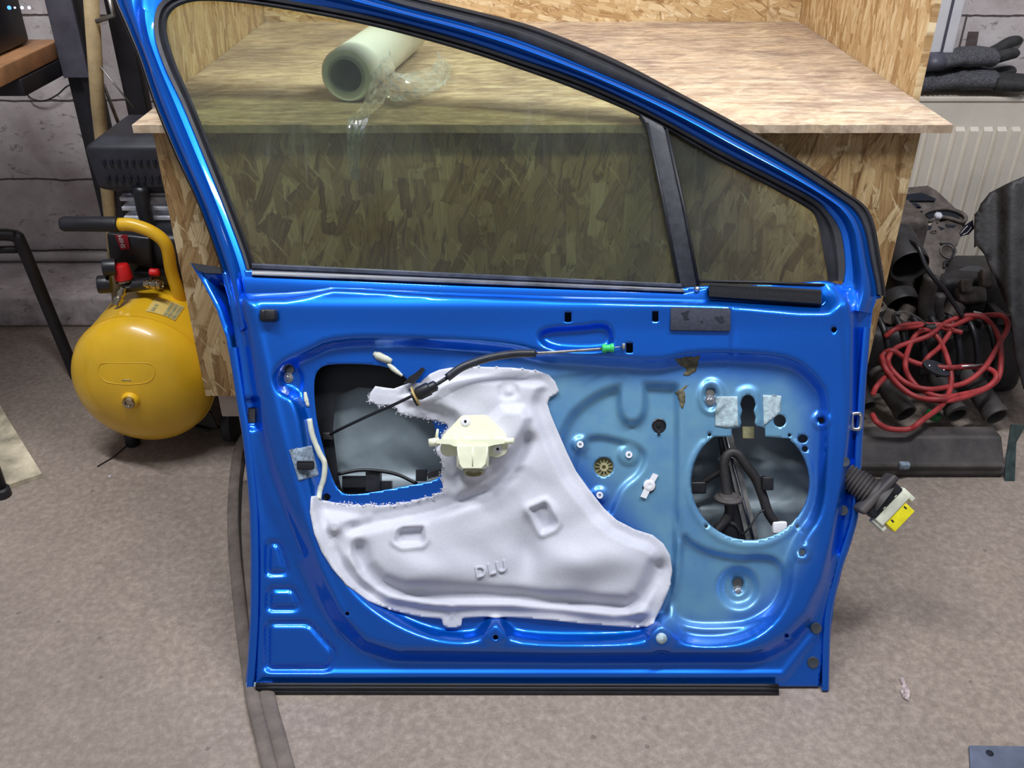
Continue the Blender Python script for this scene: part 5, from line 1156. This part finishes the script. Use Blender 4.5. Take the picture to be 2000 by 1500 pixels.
MB().tube(crom([Yp(1764, 468, 2.22), Yp(1790, 478, 2.16), Yp(1808, 520, 2.12), Yp(1828, 548, 2.10), Yp(1846, 568, 2.10), Yp(1868, 600, 2.09), Yp(1880, 618, 2.08)], 6), 0.0058, 10).build('rubber_hose', M['plastic'], label='thin black hose running down across the cast housing', cat='hose')
# ribbed hanging ducts
for i, (P, r) in enumerate(((((1820, 540), (1812, 570), (1808, 600), (1812, 622)), 0.020), (((1838, 575), (1832, 600), (1836, 625)), 0.013))):
    MB().tube(crom([Yp(x, y, 2.14) for x, y in P], 5), r, 14).build('vacuum_duct', M['duct'], label=('wide grey duct hanging between the housing bores and the brake disc', 'narrow grey duct just right of the wide one')[i], cat='duct')
MB().tube(crom([Yp(x, y, 2.03) for x, y in ((1744, 630), (1745, 615), (1762, 608), (1785, 616), (1812, 634))], 6), 0.005, 8, flat=0.4).build('rubber_strap', M['duct'], label='grey rubber strap looped above the red hose near the door', cat='strap')
# brake disc and caliper
bd = empty('brake_caliper', (1.28, 2.30, 0.2), 'dark brake disc with a grey caliper on top of the car parts pile', 'brake')
bc = Yp(1900, 566, 2.26); dn = V3((-0.15, -0.75, 0.6)).normalized()
lat('disc', bc, dn, [(0.0, 0.0), (0.040, 0.0), (0.042, 0.004), (0.066, 0.004), (0.070, 0.0), (0.070, -0.018), (0.0, -0.018)], M['blackcast'], bd, 44)
b = MB(); R_ = Matrix((V3((1, 0, 0)), dn.cross(V3((1, 0, 0))).normalized(), dn)).transposed()
b.box(Yp(1895, 578, 2.20), (0.075, 0.045, 0.05), R_, 0.010); b.box(Yp(1926, 545, 2.22), (0.035, 0.05, 0.04), R_, 0.008); b.box(Yp(1885, 560, 2.19), (0.030, 0.035, 0.03), R_, 0.006); b.build('caliper', M['casting'], bd, smooth='auto')
b = MB(); b.bb((1.14, 2.23, 0.0), (1.38, 2.42, 0.28), 0.03); b.build('hub_carrier', M['blackcast'], bd, smooth='auto')
MB().prism([Yp(x, y, 2.10) for x, y in ((1902, 608), (1920, 612), (1925, 620), (1904, 617))], (0, 0.003, 0)).build('paper_tag', M['white'], smooth=False, label='small white tag just above the red hose', cat='tag')
MB().prism([Yp(x, y, 2.12) for x, y in ((1934, 508), (1944, 505), (1964, 513), (1948, 520), (1938, 514))], (0, 0.003, 0)).build('paper_scrap', M['feltlight'], smooth=False, label='pale pointed scrap beside the brake disc', cat='scrap')
# big black panel at the right edge
lin_ = empty('wheel_arch_liner', (1.45, 2.3, 0), 'large black plastic wheel arch liner standing at the right edge', 'plastic liner')
prf = [(1880, 470), (1897, 452), (1903, 430), (1915, 398), (1935, 375), (1968, 358), (2010, 340), (2150, 330), (2150, 760), (2000, 760), (1985, 700), (1975, 620), (1950, 560), (1925, 500), (1908, 480), (1890, 484)]
LP = Plane((0, 2.20, 0.3), (-0.15, -0.86, 0.48))
def lw(X, Y): return 0.05*ss((X-1900)/90.0)*ss((760-Y)/140.0)+0.012*np.sin(X/17.0)*ss((X-1930)/40)*0.5-0.02*np.exp(-((X-1950)/14.0)**2)
field('liner_shell', [(max(x, 1903) if y > 440 and y < 490 else x, y) for x, y in prf], [], 11, lw, M['blackcast'], lin_, plane=LP, thick=0.006, bstep=10)
b = MB(); q = Z(1992, 700, 0.0)
b.bb((1.42, 2.30, 0.0), (1.75, 2.55, 0.30), 0.04); b.build('liner_base', M['blackcast'], lin_, smooth='auto')
tg = MB().prism([Yp(x, y, 2.13) for x, y in ((1874, 456), (1886, 440), (1900, 430), (1903, 446), (1892, 458), (1876, 462))], (0, 0.002, 0)).build('liner_tag', plain('black_tag_pale_print', (40, 38, 52), 0.3, 0, 0.3, 300, 0), lin_, smooth=False)
MB().tube(crom([Yp(x, y, 2.128) for x, y in ((1875, 457), (1885, 446), (1890, 441))], 3), 0.0009, 6).build('tag_print', M['white'], tg)
MB().tube(crom([Yp(x, y, 2.128) for x, y in ((1880, 459), (1888, 455), (1893, 450), (1897, 444))], 3), 0.0008, 6).build('tag_print', M['white'], tg)
